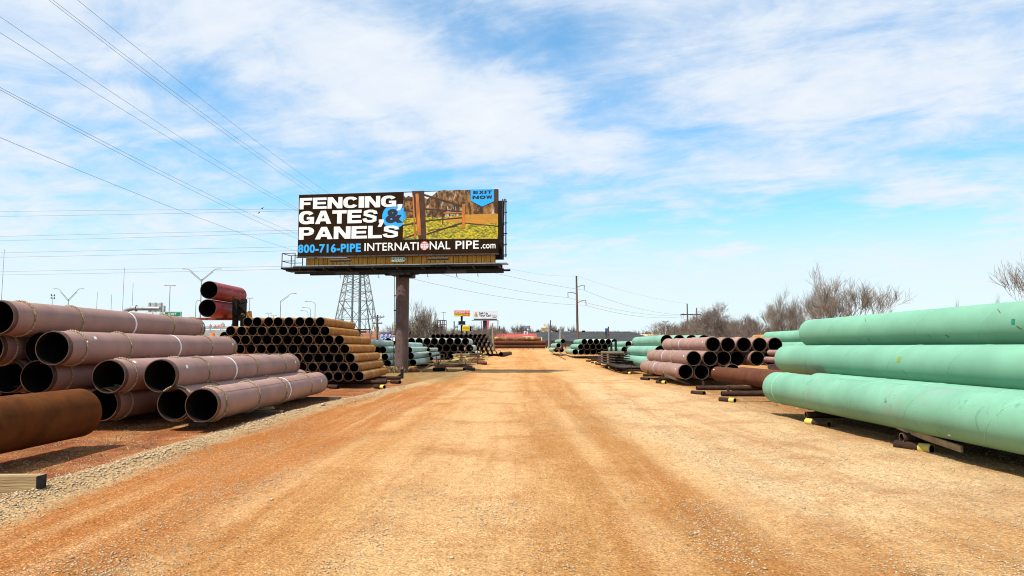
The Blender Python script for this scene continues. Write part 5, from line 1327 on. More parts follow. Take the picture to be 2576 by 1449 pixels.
# ------------------------------------------------------------------ road gantry, signs, barrels, wall at the left
def flatbox(b, px0, py0, px1, py1, Y, t=.15):
    a, c = at(px0, py1, Y), at(px1, py0, Y); b.box(((a.x+c.x)/2, Y, (a.z+c.z)/2), (c.x-a.x, t, c.z-a.z)); return a, c
GY = 96
o = empty('sign_gantry', (at(312, 800, GY).x, GY, gz(GY)), 'grey curved arm gantry seen from behind with two sign panels', 'gantry')
off = Vector(o.location)
b = MB(); pts = [at(x, y, GY) - off for x, y in ((309, 870), (309, 800), (311, 789), (316, 782), (325, 777.5), (336, 775.5), (342, 775.5), (402, 776.5))]
b.tube(pts, [.36, .34, .33, .32, .31, .30, .30, .26], 14); b.tube([at(341, 775.5, GY) - off, at(343.5, 775.5, GY) - off], .44, 14); b.build('arm', M_galv, o)
for (x0, y0, x1, y1) in ((356.5, 760, 395.5, 783.5), (395.8, 768, 401.5, 782.5)):
    b = MB(); a, c = at(x0, y1, GY - .9) - off, at(x1, y0, GY - .9) - off
    n = 8
    for i in range(n): b.box(((a.x+c.x)/2, -.0 + .75, a.z + (c.z-a.z)*(i+.5)/n), (c.x-a.x, .06, (c.z-a.z)/n*.93))
    pn = b.build('sign_back', M_signback, o)
    b = MB()
    for t in ((.12, .5, .88) if x1 - x0 > 10 else (.5,)): x = a.x + (c.x-a.x)*t; b.box((x, .68, (a.z+c.z)/2), (.12, .08, c.z-a.z + .1))
    b.build('stiffener', M_galv, pn)
def sign(name, label, px0, py0, px1, py1, Y, m, cat='sign', post=None, border=None, group=None, t=.12, postw=.18, pm=None):
    a, c = at(px0, py1, Y), at(px1, py0, Y); cx = (a.x+c.x)/2
    o = empty(name, (cx, Y, gz(Y)), label, cat, group); g = gz(Y)
    b = MB(); b.box((0, 0, (a.z+c.z)/2 - g), (c.x-a.x, t, c.z-a.z)); p = b.build('panel', m, o)
    if border:
        b = MB(); w = (c.z-a.z)*.045; W, H2 = c.x-a.x, c.z-a.z; zc = (a.z+c.z)/2 - g
        for q in ((0, zc + H2/2 - w, W - w, w), (0, zc - H2/2 + w, W - w, w)): b.box((q[0], -t/2 - .01, q[1]), (q[2], .015, q[3]))
        for s in (-1, 1): b.box((s*(W/2 - w), -t/2 - .01, zc), (w, .015, H2 - 2.2*w))
        b.build('border', border, p)
    if post:
        b = MB()
        for f in post: b.box(((c.x-a.x)*f, .22, (a.z - g)/2), (postw, postw, a.z - g))
        b.build('post', pm or M_galv, o)
    def Pn(fx, fy, d=0.0): return ((c.x-a.x)*(fx - .5), -t/2 - .015 - d, a.z - g + (c.z-a.z)*fy)
    return o, p, Pn, c.x-a.x, c.z-a.z
def signword(p, Pn, W, H, s, fx, fy, fw, fh, m, off=.01, name='words', d=.0):
    b = MB(); vs, fs = text_geo(s, fw, fh, off); b.add([Pn(fx + x, fy + y, .012 + d) for x, y in vs], fs); return b.build(name, m, p)
o, p, Pn, W, H = sign('exit_sign', 'green highway exit sign showing above the topmost mauve pipe', 413.5, 784, 457, 806, 98, M_signgreen, 'sign', (-.35, .35), M_letter)
signword(p, Pn, W, H, 'EXIT', .25, .58, .46, .26, M_letter, .02)
b = MB(); b.poly([Pn(.66, .20, .012), Pn(.82, .38, .012), Pn(.76, .44, .012), Pn(.95, .48, .012), Pn(.94, .28, .012), Pn(.88, .33, .012), Pn(.72, .14, .012)]); b.build('arrow', M_letter, p)
signword(p, Pn, W, H, '50', .30, .12, .26, .30, M_letter, .02) if False else None
b = MB(); a, c = at(519, 843, 104), at(606, 834, 108)
b.prism([(-75, 104, gz(104)), (a.x + 14, 104, gz(104)), (a.x + 14, 104, at(600, 831, 104).z), (-75, 104, at(600, 829, 104).z)], (0, .6, 0))
tag(b.build('retaining_wall', M_concrete), 'pale concrete retaining wall of the highway behind the mauve pipes', 'wall')
for i, (px, py) in enumerate(((529, 822.5), (540.5, 821.5), (548.5, 821.5), (557.5, 821), (561.5, 822))):
    q = at(px, py + 3.6, 106.5); k = .055*10
    o = empty('traffic_barrel', q, 'orange and white traffic barrel on the highway, %s' % nth(i, 'left'), 'barrel', 'traffic barrels on the highway')
    b = MB(); b.tube([(0, 0, 0), (0, 0, .06), (0, 0, .07), (0, 0, .46), (0, 0, .5)], [.30, .30, .24, .20, .14], 14); b.build('drum', M_orange, o)
    b = MB()
    for z in (.20, .36): b.tube([(0, 0, z - .03), (0, 0, z + .03)], [.235, .225], 14, caps=False)
    b.build('white_bands', M_letter, o)
q = at(535, 843, 100); o = empty('traffic_barrel', (q.x, 100, q.z), 'orange traffic barrel below the concrete wall top near the mauve pipe end', 'barrel', 'traffic barrels on the highway'); b = MB(); b.tube([(0, 0, -.2), (0, 0, .0), (0, 0, .25), (0, 0, .3)], [.35, .28, .22, .14], 14); b.build('drum', M_orange, o)
q = at(560.5, 816, 108); o = empty('warning_sign', (q.x, 108, q.z - 1.4), 'small diamond warning sign on the highway behind the barrels', 'sign'); b = MB(); s = .34; b.prism([(-s, 0, 1.4), (0, 0, 1.4 - s), (s, 0, 1.4), (0, 0, 1.4 + s)], (0, .03, 0)); b.build('panel', M_signback, o); b = MB(); b.box((0, .06, .6), (.06, .06, 1.3)); b.build('post', M_galv, o)
b = MB()
for k in range(22): x = -66 + k*1.55; b.box((x, 105.2, at(560, 827, 105).z - .6), (.10, .10, 2.6))
b.box((-50, 105.2, at(560, 822.5, 105).z), (33, .08, .16)); b.box((-50, 105.2, at(560, 826, 105).z), (33, .08, .16))
tag(b.build('guard_rail', M_galv), 'grey guard rail along the highway above the concrete wall', 'guard rail')
# red earth bank of the interchange
b = MB()
prof = []
xs = [-240, -150, -90, -60, -45, -34, -27, -22, -18, -15]
zt = [5.2, 5.2, 5.0, 5.0, 5.1, 5.2, 4.9, 4.0, 2.6, 1.6]
r = random.Random(8); n = len(xs)
rows = [(128, 0), (134, .35), (141, .85), (146, 1.0), (175, 1.0), (190, .7), (215, 0)]
vs = []
for y, f in rows:
    for x, z in zip(xs, zt): vs.append((x, y + r.uniform(-1, 1), gz(y) - .2 + (z - gz(y) + .2)*f + r.uniform(-.12, .12)))
b.add(vs, [(j*n+i, j*n+i+1, (j+1)*n+i+1, (j+1)*n+i) for j in range(len(rows)-1) for i in range(n-1)])
m_clay = mat('red_clay_bank', (.33, .10, .045), .95, .3, .35, .3, 4, col2=(.20, .075, .035), extra=scuffs((.30, .22, .12), .9, .6, (1, 1, 2.5), (.5, .62), .2))
tag(b.build('embankment', m_clay, None, None, 80), kind='structure')
# blue route signs
GB = 'blue route signs by the embankment'
for j in range(2):
    for i in range(3):
        x0, y0 = 957.5 + 9.6*i, 839.5 + 9.5*j
        o, p, Pn, W, H = sign('route_sign', 'blue route sign left of the billboard pole, %s of the %s row' % (['left', 'middle', 'right'][i], ['upper', 'lower'][j]), x0, y0, x0 + 8.4, y0 + 8.6, 88, M_blue, 'sign', (0,), None, GB, .06, .1)
        b = MB(); k = .5 if j == 0 else .62
        if j == 0:
            b.box(Pn(.5, .74, .01), (W*.55, .012, H*.14)); b.box(Pn(.5, .46, .01), (W*.62, .012, H*.14)); b.box(Pn(.42, .2, .01), (W*.4, .012, H*.12))
        else:
            b.poly([Pn(.2, .8, .012), Pn(.5, .88, .012), Pn(.8, .8, .012), Pn(.78, .45, .012), Pn(.5, .15, .012), Pn(.22, .45, .012)])
        q = b.build('white_marks', M_letter, p)
        if j: b = MB(); b.poly([Pn(.3, .68, .02), Pn(.7, .68, .02), Pn(.66, .48, .02), Pn(.5, .3, .02), Pn(.34, .48, .02)]); b.build('shield_field', M_blue, q)
for px0, py0, px1, py1, l in ((854, 802, 865, 809, 'small far green highway sign seen through the tower'), (941, 822, 950, 829, 'small far green highway sign right of the tower'), (1144.9, 819.5, 1152.7, 825.2, 'small green highway sign left of the yellow sign')):
    o, p, Pn, W, H = sign('highway_sign', l, px0, py0, px1, py1, 128 if px0 < 900 else 150, M_signgreen, 'sign', (-.3, .3), None, 'far green highway signs', .1, .1)
    b = MB(); b.box(Pn(.45, .62, .01), (W*.6, .02, H*.16)); b.box(Pn(.5, .32, .01), (W*.5, .02, H*.16)); b.build('white_marks', M_letter, p)
# ------------------------------------------------------------------ motel sign, yellow sign, car billboard
MY = 150
o, p, Pn, W, H = sign('motel_sign', 'red and yellow motel sign on a tall dark pole', 1141.9, 781.3, 1182.6, 795.6, MY, mat('sign_red', (.62, .02, .02), .5, .05, 1), 'sign', (-.02,), None, None, .4, .42, M_black)
b = MB(); b.poly([Pn(.02, .03, .005), Pn(.52, .03, .005), Pn(.52, .46, .005), Pn(.02, .46, .005)]); b.build('yellow_field', mat('sign_yellow', (.85, .60, .01), .5, .05, 1), p)
signword(p, Pn, W, H, 'REMINGTON', .03, .54, .94, .36, M_letter, .012)
signword(p, Pn, W, H, 'INN', .55, .06, .42, .42, mat('sign_yellow', None), .02)
b = MB()
for k in range(12): x = .08 + .033*k; b.poly([Pn(x, .22 + .05*math.sin(k*2.1), .012 + .001*k), Pn(x + .05, .20 + .05*math.sin(k*1.3), .012 + .001*k), Pn(x + .045, .31 + .05*math.sin(k*1.7), .012 + .001*k), Pn(x + .005, .30 + .03*math.cos(k), .012 + .001*k)])
b.build('black_script', M_black, p)
b = MB(); a, c = flatbox(b, 1153.3, 808, 1170.5, 816.4, MY - .5, .4); b2 = b
o2 = b.build('reader_board', M_black, None); tag(o2, 'black reader board on the pole of the motel sign', 'sign')
o2.parent = o; o2.matrix_parent_inverse = Matrix.Translation(-Vector(o.location)); del o2['label']; del o2['category']
b = MB(); flatbox(b, 1149.5, 816.6, 1172, 817.9, MY - .4, .6); o3 = b.build('board_ledge', M_galv, o2); o3.matrix_parent_inverse = Matrix.Identity(4)
o, p, Pn, W, H = sign('yellow_sign', 'yellow sign with two red lines of small writing below motel sign', 1162.8, 820.4, 1181.3, 833.0, 140, mat('sign_yellow', None), 'sign', (.12,), None, None, .25, .3, M_black)
b = MB(); rr = random.Random(5)
for fy, n_ in ((.70, 9), (.50, 11), (.22, 8)):
    for k in range(n_): b.box(Pn(.10 + .8*k/n_ + .03, fy, .01), (W*.8/n_*rr.uniform(.5, .85), .015, H*(.075 if fy > .3 else .04)))
b.build('small_writing', mat('writing_rust', (.45, .18, .01), .6, .1, 1), p)
b = MB(); a, c = at(1181.5, 833.4, 140.4), at(1186, 820.6, 140.4); b.box((c.x - at(1172, 826, 140).x - .17, .45, (a.z+c.z)/2 - gz(140)), (c.x-a.x, .3, c.z-a.z)); sp = b.build('side_panel', M_black, o)
o, p, Pn, W, H = sign('white_billboard', 'white billboard with a money bag drawing on a single brown pole', 1189, 781.9, 1253.2, 801.5, 168, mat('white_ad_vinyl', (.74, .76, .78), .6, .02, 1), 'billboard', (-.02,), None, None, .5, .9, M_pole)
M_ink = mat('ad_ink', (.03, .03, .035), .6, .05, 1)
signword(p, Pn, W, H, 'Sell Us', .255, .56, .335, .26, M_ink, .035); signword(p, Pn, W, H, 'Your Car!', .255, .26, .46, .27, M_ink, .035)
signword(p, Pn, W, H, 'POST', .745, .28, .10, .13, M_ink, .0); signword(p, Pn, W, H, 'OAK', .885, .28, .08, .13, M_ink, .0)
b = MB(); b.poly([Pn(.855, .30, .012), Pn(.875, .30, .012), Pn(.885, .36, .012), Pn(.865, .43, .012), Pn(.845, .36, .012)]); b.box(Pn(.86, .17, .01), (W*.16, .012, H*.045)); b.build('small_mark', M_ink, p)
b = MB(); b.poly([Pn(.135 + .075*math.cos(a)*(1 if math.sin(a) < .3 else .62), .44 + .25*math.sin(a), .012) for a in [2*PI*i/36 for i in range(36)]]); b.poly([Pn(.105, .70, .014), Pn(.165, .70, .014), Pn(.18, .82, .014), Pn(.09, .82, .014)]); bag = b.build('money_bag', mat('bag_tan', (.60, .46, .24), .6, .05, 1), p)
signword(bag, Pn, W, H, '$', .115, .31, .04, .27, M_ink, .01, 'dollar_mark', .008)
b = MB(); zb = at(1220, 804, 168).z - gz(168); b.box((-W*.0, -.05, zb), (W*.90, .35, .36)); b.build('apron', M_dark, o)
b = MB(); b.box((W*.11, -.25, zb), (W*.17, .04, .30)); b.build('apron_panel', M_bare, o)
b = MB(); b.box((-W*.01, -.6, at(1220, 806, 168).z - gz(168)), (W*1.05, 1.2, .12)); b.build('walkway', M_lattice, o)
q = at(1223, 812, 176); b = MB(); b.tube([(q.x, 176, gz(176)), (q.x, 176, q.z)], .12, 8); po = b.build('pink_pennant', M_galv); tag(po, 'pink pennant on a mast just right of the white billboard pole', 'flag'); b = MB(); b.prism([(q.x, 175.9, q.z + 1.0), (q.x + .8, 175.9, q.z + .8), (q.x + .7, 175.9, q.z - .6), (q.x + .1, 175.9, q.z - 2.4)], (0, .08, 0)); b.build('cloth', mat('pink_cloth', (.75, .12, .2), .7, .1, 1), po)
# empty billboard frame
o = empty('bare_sign_frame', (at(1115, 815, 190).x, 190, gz(190)), 'bare dark post frame of an empty sign left of the motel sign', 'sign frame'); off = Vector(o.location)
b = MB()
for x in (1101, 1107.5, 1113.5, 1118, 1122.7): a = at(x, 805.8, 190) - off; b.box((a.x, 0, a.z/2), (.30 if x == 1107.5 else .16, .2, a.z))
b.build('posts', M_dark, o); b = MB(); a, c = at(1101, 806, 190) - off, at(1122.7, 806, 190) - off; b.beam(a, c, .2); a, c = at(1107, 817, 190) - off, at(1122.7, 817, 190) - off; b.beam(a, c, .2); b.build('crossbars', M_dark, o)
# ------------------------------------------------------------------ small poles
def pole(px, pt, Y, label, group='small utility poles', cross=(), m=None, r=.13, bend=0.0):
    t = at(px, pt, Y); g = gz(Y)
    o = empty('utility_pole', (t.x, Y, g - .2), label, 'pole', group); h = t.z - g + .2
    b = MB(); b.tube([(0, 0, 0), (bend, 0, h)], [r*1.25, r*.8], 8); b.build('pole', m or M_barkdk, o)
    for dz, w in cross:
        b = MB(); b.box((bend, 0, h - dz), (w, .12, .14)); c = b.build('crossarm', M_barkdk, o)
        b = MB()
        for s in (-.9, -.5, .5, .9): b.tube([(bend + s*w/2, 0, h - dz + .05), (bend + s*w/2, 0, h - dz + .26)], .05, 6)
        b.build('insulators', M_wallgrey, c)
    return o
o = pole(950, 792, 110, 'wooden pole with two crossarms and a lamp between tower and billboard pole', None, ((.35, 1.9), (1.3, 1.5)), None, .15)
b = MB(); b.tube([(0, 0, 4.9), (.6, 0, 5.5), (1.1, 0, 5.6)], .05, 6); b.build('lamp_arm', M_galv, o)
lamp('R', 859, 784, 190, 'thin curved lamp seen through the tower legs', GS, 9); lamp('R', 920, 797, 170, 'curved lamp seen through the right tower leg', GS, 9); lamp('R', 987, 816, 150, 'curved lamp just left of the billboard pole', GS, 7)
for px, pt, Y, l, mm in ((1142.5, 808, 140, 'wooden pole just left of the motel sign pole', None), (1211, 807.5, 165, 'grey pole left of the white billboard pole', M_galv), (1241.5, 813, 118, 'leaning pale pole at the left end of the long brown pipes', M_wood), (1252.5, 807, 200, 'thin pole at the right end of the white billboard', M_galv), (1258, 820, 175, 'dark pole right of the leaning pale pole', None),
        (1380.5, 814, 136, 'slim pole right of the tan tower, left one of a pair', M_galv), (1384.7, 805.5, 150, 'slim pole right of the tan tower, taller one of a pair', None), (1409, 821.5, 132, 'grey pole over the dark roof left of three armed pole', M_galv),
        (1530.5, 821.5, 118, 'pale pole over the dark roof, taller of the close pair', M_bark), (1528, 826, 121, 'pale pole over the dark roof, shorter of the close pair', M_bark), (1311, 823, 190, 'thin pole under the far screen billboard', None), (1679.5, 822, 160, 'short dark pole right of the twin headed lamp', None)):
    pole(px, pt, Y, l, 'small utility poles', (), mm, .13 if Y < 170 else .16, -.18 if 'leaning' in l else 0.0)
o = pole(2110/2576*0 + 2003, 806, 120, 'crossarm pole among the trees behind the green pipes', 'small utility poles', ((.5, 2.2),))
# ------------------------------------------------------------------ buildings at the end of the yard
def house(name, label, x0, x1, py0, pyr, Y, depth, hip0, hip1, mroof, mwall, vents=(), wall_h=None, over=.4):
    """long hipped building: eaves and ridge heights from the rows where they show"""
    g = gz(Y); a, c = at(x0, py0, Y), at(x1, py0, Y); ze = a.z; Yr = Y + depth/2
    r0, r1 = at(x0 + hip0, pyr, Yr), at(x1 - hip1, pyr, Yr); zr = r0.z
    o = empty(name, ((a.x+c.x)/2, Y, g), label, 'building'); off = Vector(o.location)
    b = MB(); b.box(((0), depth/2, (ze - g)/2 - .25), (c.x-a.x - over*2, depth - over*2, ze - g + .5)); b.build('wall', mwall, o)
    E = [Vector((a.x, Y, ze)), Vector((c.x, Y, ze)), Vector((c.x, Y + depth, ze)), Vector((a.x, Y + depth, ze))]; Rg = [Vector((r0.x, Yr, zr)), Vector((r1.x, Yr, zr))]
    b = MB(); V = [q - off for q in E + Rg]; b.add(V, [(0, 1, 5, 4), (2, 3, 4, 5), (1, 2, 5), (3, 0, 4)]); b.add([q + Vector((0, 0, -.18)) for q in V[:4]], [(0, 1, 2, 3)]); 
    b.add([V[0], V[1], V[1] - Vector((0, 0, .18)), V[0] - Vector((0, 0, .18))], [(0, 1, 2, 3)])
    rf = b.build('roof', mroof, o)
    for px, py, w, h, m in vents:
        q = at(px, py, Yr - 1.0); b = MB(); b.box(q - off, (w, w, h)); b.build('vent', m, rf)
    return o
M_metalroof_w = mat('white_roof_edge', (.62, .60, .56), .6, .1, 1)
vents = [(1322 + 22*i, 835.2, .35, .55, M_metalroof_w) for i in range(13)] + [(1353, 834.6, .8, .7, M_black), (1400, 834.6, .8, .7, M_black), (1468, 834.8, .8, .7, M_black)]
house('long_dark_roofed_building', 'long low building with a charcoal hipped roof at the end of the yard', 1246, 1668, 858.5, 833.8, 178, 34, 62, 82, M_greyroof, M_wallgrey, vents)
o = house('red_roofed_building', 'small building with a red metal roof behind the long brown pipes', 1246, 1352, 848.6, 839.3, 148, 9, 3, 3, M_redroof, M_wall, [(1319.5, 841, .3, 1.4, M_metalroof_w), (1326.5, 841.5, .3, 1.3, M_metalroof_w)])
b = MB(); off = Vector(o.location); a, m_, c = at(1300, 848.6, 144) - off, at(1329, 845.2, 144) - off, at(1362, 849, 144) - off
b.prism([a, m_, c, c - Vector((0, 0, .12)), m_ - Vector((0, 0, .14)), a - Vector((0, 0, .12))], (0, 4.2, 0)); b.box(((a.x + c.x)/2 + .6, 2.2, (c.z - 0)/2 - .1), (c.x - a.x - 1.6, 3.6, c.z - .1)); b.build('porch_roof', M_metalroof_w, o)
b = MB(); q = at(1361.5, 853.5, 142) - off; b.box((q.x, q.y, q.z - .3), (.35, .35, 1.5)); b.build('porch_post', M_metalroof_w, o)
house('tan_flat_building', 'low tan building behind the green pipes right of the dark roof', 1588, 1720, 845, 840.5, 200, 22, 8, 8, M_tan, M_tan, [(1641, 838.5, .5, 1.0, M_metalroof_w), (1660, 838.5, .5, 1.0, M_metalroof_w), (1653, 840, .4, .6, M_dark)])
def steeple():
    Y = 330; k = Y/F; p = at(1369.5, 834, Y); o = empty('tan_tower', (p.x, Y, gz(Y)), 'small tan domed tower above the dark roof', 'tower'); g = gz(Y)
    Z = lambda py: at(1369.5, py, Y).z - g
    b = MB(); b.box((0, 0, Z(826)/2), (15*k, 15*k, Z(826))); b.box((0, 0, Z(825.5)), (16*k, 16*k, .5)); b.build('base', M_tan, o)
    b = MB(); b.tube([(0, 0, Z(825)), (0, 0, Z(822)), (0, 0, Z(821.5)), (0, 0, Z(817))], [5.2*k, 3.4*k, 2.5*k, 2.4*k], 12); b.build('drum', M_tan, o)
    b = MB(); b.tube([(0, 0, Z(817)), (0, 0, Z(815.3)), (0, 0, Z(814)), (0, 0, Z(813)), (0, 0, Z(810.5))], [2.8*k, 2.4*k, 1.4*k, .4*k, .12*k], 12); b.build('dome', M_tan, o)
steeple()
# far screen billboard, blue pole sign
o, p, Pn, W, H = sign('far_billboard', 'far dark billboard with a pale blue picture above the dark roof', 1312.5, 819.4, 1333.5, 826.5, 260, M_wallgrey, 'billboard', (.0,), None, None, .5, .6, M_dark)
b = MB(); b.box(Pn(.42, .55, .01), (W*.42, .03, H*.7)); b.build('picture', mat('far_ad_blue', (.30, .36, .75), .6, .2, .4), p)
b = MB(); b.box(Pn(.88, .42, -.35), (W*.24, .3, H*.95)); b.build('side_panel', M_black, p)
o, p, Pn, W, H = sign('blue_pole_sign', 'narrow blue and black sign on the dark roof edge by the pale poles', 1522.5, 825.8, 1527, 839, 172, M_blue, 'sign', (0,), None, None, .3, .2, M_black)
b = MB(); b.box(Pn(.5, .2, .01), (W*1.04, .04, H*.42)); b.build('black_panel', M_black, p)
# wooden yard fence left of the far green stack
o = empty('yard_fence', (at(1395, 870, 140).x, 140, gz(140)), 'brown fence with posts between long brown pipes and far green stack', 'fence'); off = Vector(o.location)
b = MB()
for px in range(1375, 1430, 8): q = at(px, 866, 140) - off; b.box((q.x, 0, .75), (.16, .16, 1.7))
b.build('posts', M_dark, o); b = MB(); a, c = at(1374, 866, 140) - off, at(1432, 866, 140) - off
for z in (.45, .95, 1.45): b.beam((a.x, -.1, z), (c.x, -.1, z), .07, .12)
b.beam((a.x + .5, -.2, .1), (a.x + 2.6, -.2, 1.7), .12); b.build('rails', M_dark, o)
# white storage units and small machines by the embankment
for i, (px0, py0, px1, py1, Y, m, l) in enumerate(((958, 843, 1000, 862, 126, M_letter, 'long white trailer behind the blue route signs'), (984, 833, 1003, 840, 180, M_signback, 'grey box on the embankment left of the billboard pole'), (1000, 829, 1006, 834, 190, M_letter, 'small white box on top of the embankment'))):
    a, c = at(px0, py1, Y), at(px1, py0, Y)
    zb = min(a.z, c.z - .5)
    b = MB(); b.box(((a.x+c.x)/2, Y, (zb + c.z)/2), (c.x-a.x, 2.4, c.z-zb)); 
    for k in range(6): b.box((a.x + (c.x-a.x)*(k+.5)/6, Y - 1.22, (zb+c.z)/2), (.08, .05, (c.z-zb)*.92))
    o = b.build('storage_trailer', m); tag(o, l, 'trailer', 'pale boxes by the embankment')
    b = MB()
    for s in (.2, .8): q = a.x + (c.x-a.x)*s; b.tube([(q, Y - 1.0, zb - .3), (q, Y + 1.0, zb - .3)], .32, 12)
    b.build('wheel', M_black, o)
for i, (px, py, Y, s) in enumerate(((1001.5, 832, 156, .55), (947, 833.5, 158, .45))):
    q = at(px, py, Y); o = empty('digger', (q.x, Y, 5.05 if False else q.z - .4), 'small yellow digger on the embankment, %s' % ('left' if i == 0 else 'right'), 'digger', 'diggers on the embankment')
    b = MB(); b.box((0, 0, .55), (1.8*s, 1.2, .6)); b.box((.3, 0, 1.1), (.8*s, 1.0, .7)); b.build('body', M_yellow, o)
    b = MB(); b.beam((-.6*s, 0, .8), (-1.6*s, 0, 1.9), .2); b.beam((-1.6*s, 0, 1.9), (-2.3*s, 0, .8), .18); b.build('arm', M_yellow, o)
    b = MB(); b.box((0, -.6, .15), (2.0*s, .3, .35)); b.box((0, .6, .15), (2.0*s, .3, .35)); b.build('track', M_black, o)

# ------------------------------------------------------------------ trees
def grow(seed, H, spread, trunk_h, stems=1, levels=5, up=.25, wild=.35, twig=.014, dens=1.0, kids=(3, 4)):
    """bare winter tree: returns (limb mesh writer, twig mesh writer)"""
    r = random.Random(seed); limb, tw = MB(), MB()
    def branch(p, d, L, rad, lev):
        seg = 4 if lev < 3 else 3
        pts, rs = [p.copy()], [rad]
        dd = d.copy()
        for i in range(seg):
            dd = (dd + Vector((r.gauss(0, wild), r.gauss(0, wild), r.gauss(0, wild*.6) + up*.35))*.42).normalized()
            p = p + dd*L/seg; pts.append(p.copy()); rs.append(max(twig*.55, rad*(1 - .62*(i+1)/seg)))
        if rad > max(.026, twig*1.35): limb.tube(pts, rs, 6 if rad > .1 else 5, caps=False)
        else: tw.tube(pts, [max(twig, q) if i < seg else twig*.6 for i, q in enumerate(rs)], 3, caps=False)
        if lev >= levels: return
        n = r.randint(*kids) + (1 if lev >= 2 else 0)
        n = max(2, int(round(n*dens))) if lev > 1 else n
        for i in range(n):
            t = .35 + .65*(i + r.random())/n if lev > 0 else .55 + .45*(i + r.random()*.6)/n
            k = min(seg-1, int(t*seg)); q = pts[k].lerp(pts[k+1], t*seg - k)
            ax = Vector((r.gauss(0, 1), r.gauss(0, 1), r.gauss(0, .5))).normalized()
            base = (pts[k+1] - pts[k]).normalized()
            side = (ax - base*ax.dot(base)).normalized()
            nd = (base*(.75 + .25*r.random()) + side*spread*(.55 + .6*r.random()) + Vector((0, 0, up))).normalized()
            branch(q, nd, L*(.58 + .28*r.random())*(1.0 if lev else 1.15), max(twig, rs[k]*(.50 + .18*r.random())), lev+1)
    for s in range(stems):
        a = 2*PI*s/max(1, stems) + r.random()
        d = Vector((math.cos(a)*.28, math.sin(a)*.28, 1)) if stems > 1 else Vector((r.uniform(-.06, .06), r.uniform(-.06, .06), 1))
        branch(Vector((math.cos(a)*.15*(stems > 1), math.sin(a)*.15*(stems > 1), -.15)), d.normalized(), trunk_h, H*.027/(1 + .22*(stems-1)) + .04, 0)
    return limb, tw
def measure(*bs):
    vs = [v for b in bs for v in b.v]; return max(v[2] for v in vs), max(abs(v[0]) for v in vs)
TREES = {}
def tree_kind(key, mlimb, mtwig, **k):
    l, t = grow(**k); h, w = measure(l, t)
    TREES[key] = (l.mesh(key + '_limbs', mlimb), t.mesh(key + '_twigs', mtwig), h, w)
tree_kind('upright', M_bark, M_twig, seed=5, H=10, spread=.60, trunk_h=4.0, stems=3, levels=5, up=.30, wild=.22, twig=.0120, dens=.92, kids=(3, 4))
tree_kind('fan', M_bark, M_twig, seed=17, H=10, spread=.58, trunk_h=4.2, stems=4, levels=5, up=.30, wild=.22, twig=.0120, dens=.90, kids=(3, 4))
tree_kind('round', M_barkdk, M_twigdk, seed=23, H=9, spread=.95, trunk_h=3.2, stems=2, levels=5, up=.18, wild=.30, twig=.016, dens=1.12, kids=(3, 4))
tree_kind('bush', M_bark, M_twig, seed=31, H=6, spread=.75, trunk_h=2.4, stems=5, levels=4, up=.30, wild=.32, twig=.020, kids=(3, 4))
tree_kind('scrub', M_barkdk, M_twigdk, seed=37, H=5, spread=.8, trunk_h=1.8, stems=5, levels=4, up=.25, wild=.4, twig=.028, kids=(3, 4))
tree_kind('far', M_barkdk, M_twigdk, seed=41, H=9, spread=.62, trunk_h=3.6, stems=3, levels=4, up=.30, wild=.26, twig=.040, kids=(3, 4))
def tree(kind, px, ptop, Y, wpx, label, group, rz=None, name='bare_tree', base=None):
    l, t, h, w = TREES[kind]; g = gz(Y) if base is None else base
    p = at(px, ptop, Y); H = p.z - g
    o = empty(name, (p.x, Y, g), label, 'tree', group, rnd.uniform(0, 6.28) if rz is None else rz)
    sx = wpx/2/F*Y/w if wpx else H/h
    o.scale = (sx, sx, H/h)
    obj('trunk', l, o); obj('crown', t, o)
    return o
GT = 'bare trees behind the right stacks'
tree('upright', 2122, 646, 82, 270, 'tallest fan shaped bare tree above the near green pipes', GT, 1.0)
tree('fan', 2048, 694, 88, 130, 'bare tree just left of the tallest one behind the green pipes', GT, 2.0)
tree('upright', 1955, 712, 92, 140, 'pale bare tree left of the green pipe ends, third from the tallest', GT, 3.4)
tree('fan', 1990, 732, 100, 100, 'smaller pale bare tree behind the third tall one', GT, .4)
tree('round', 1808, 754, 112, 200, 'broad dark bare tree right of the two legged pole frame', GT, .9)
tree('round', 1880, 786, 118, 120, 'dark bare tree between the broad dark one and the pale trees', GT, 4.0)
tree('round', 1742, 797, 130, 80, 'low dark tree left of the broad dark one', GT, 2.2)
tree('upright', 2665, 545, 62, 360, 'bare tree at the right photo edge above the green pipes', GT, 5.0)
tree('fan', 2505, 728, 66, 60, 'small bare tree low beside the right edge tree', GT, 1.5)
tree('fan', 2402, 742, 75, 50, 'tip of a bare tree just showing over the topmost green pipe', GT, .2)
tree('fan', 2242, 758, 84, 60, 'low bare tree right of the tallest one', GT, 2.9)
GT2 = 'scrub trees in front of the motel sign'
tree('bush', 1071, 750, 106, 105, 'big many stemmed bare tree just right of the billboard pole', GT2, .5)
r = random.Random(12)
k = 0
for px, pt, Y, w in ((1040, 800, 118, 60), (1100, 800, 120, 70), (1122, 816, 126, 60), (1136, 822, 132, 60), (1150, 826, 158, 50), (1170, 830, 160, 60), (1196, 824, 165, 70), (1212, 818, 172, 60), (1228, 816, 175, 60), (1243, 815, 180, 50), (1262, 818, 190, 36), (1278, 826, 195, 50), (1106, 822, 115, 70), (1186, 836, 140, 60), (1238, 838, 150, 60), (1216, 836, 146, 50)):
    k += 1
    tree('scrub' if k % 3 else 'bush', px, pt, Y, w, 'bare scrub tree under the roadside signs, %s from left' % ORD[min(12, k)].strip() if k > 1 else 'bare scrub tree nearest the billboard pole', GT2, None, 'scrub_tree')
GT3 = 'far trees above the dark roof'
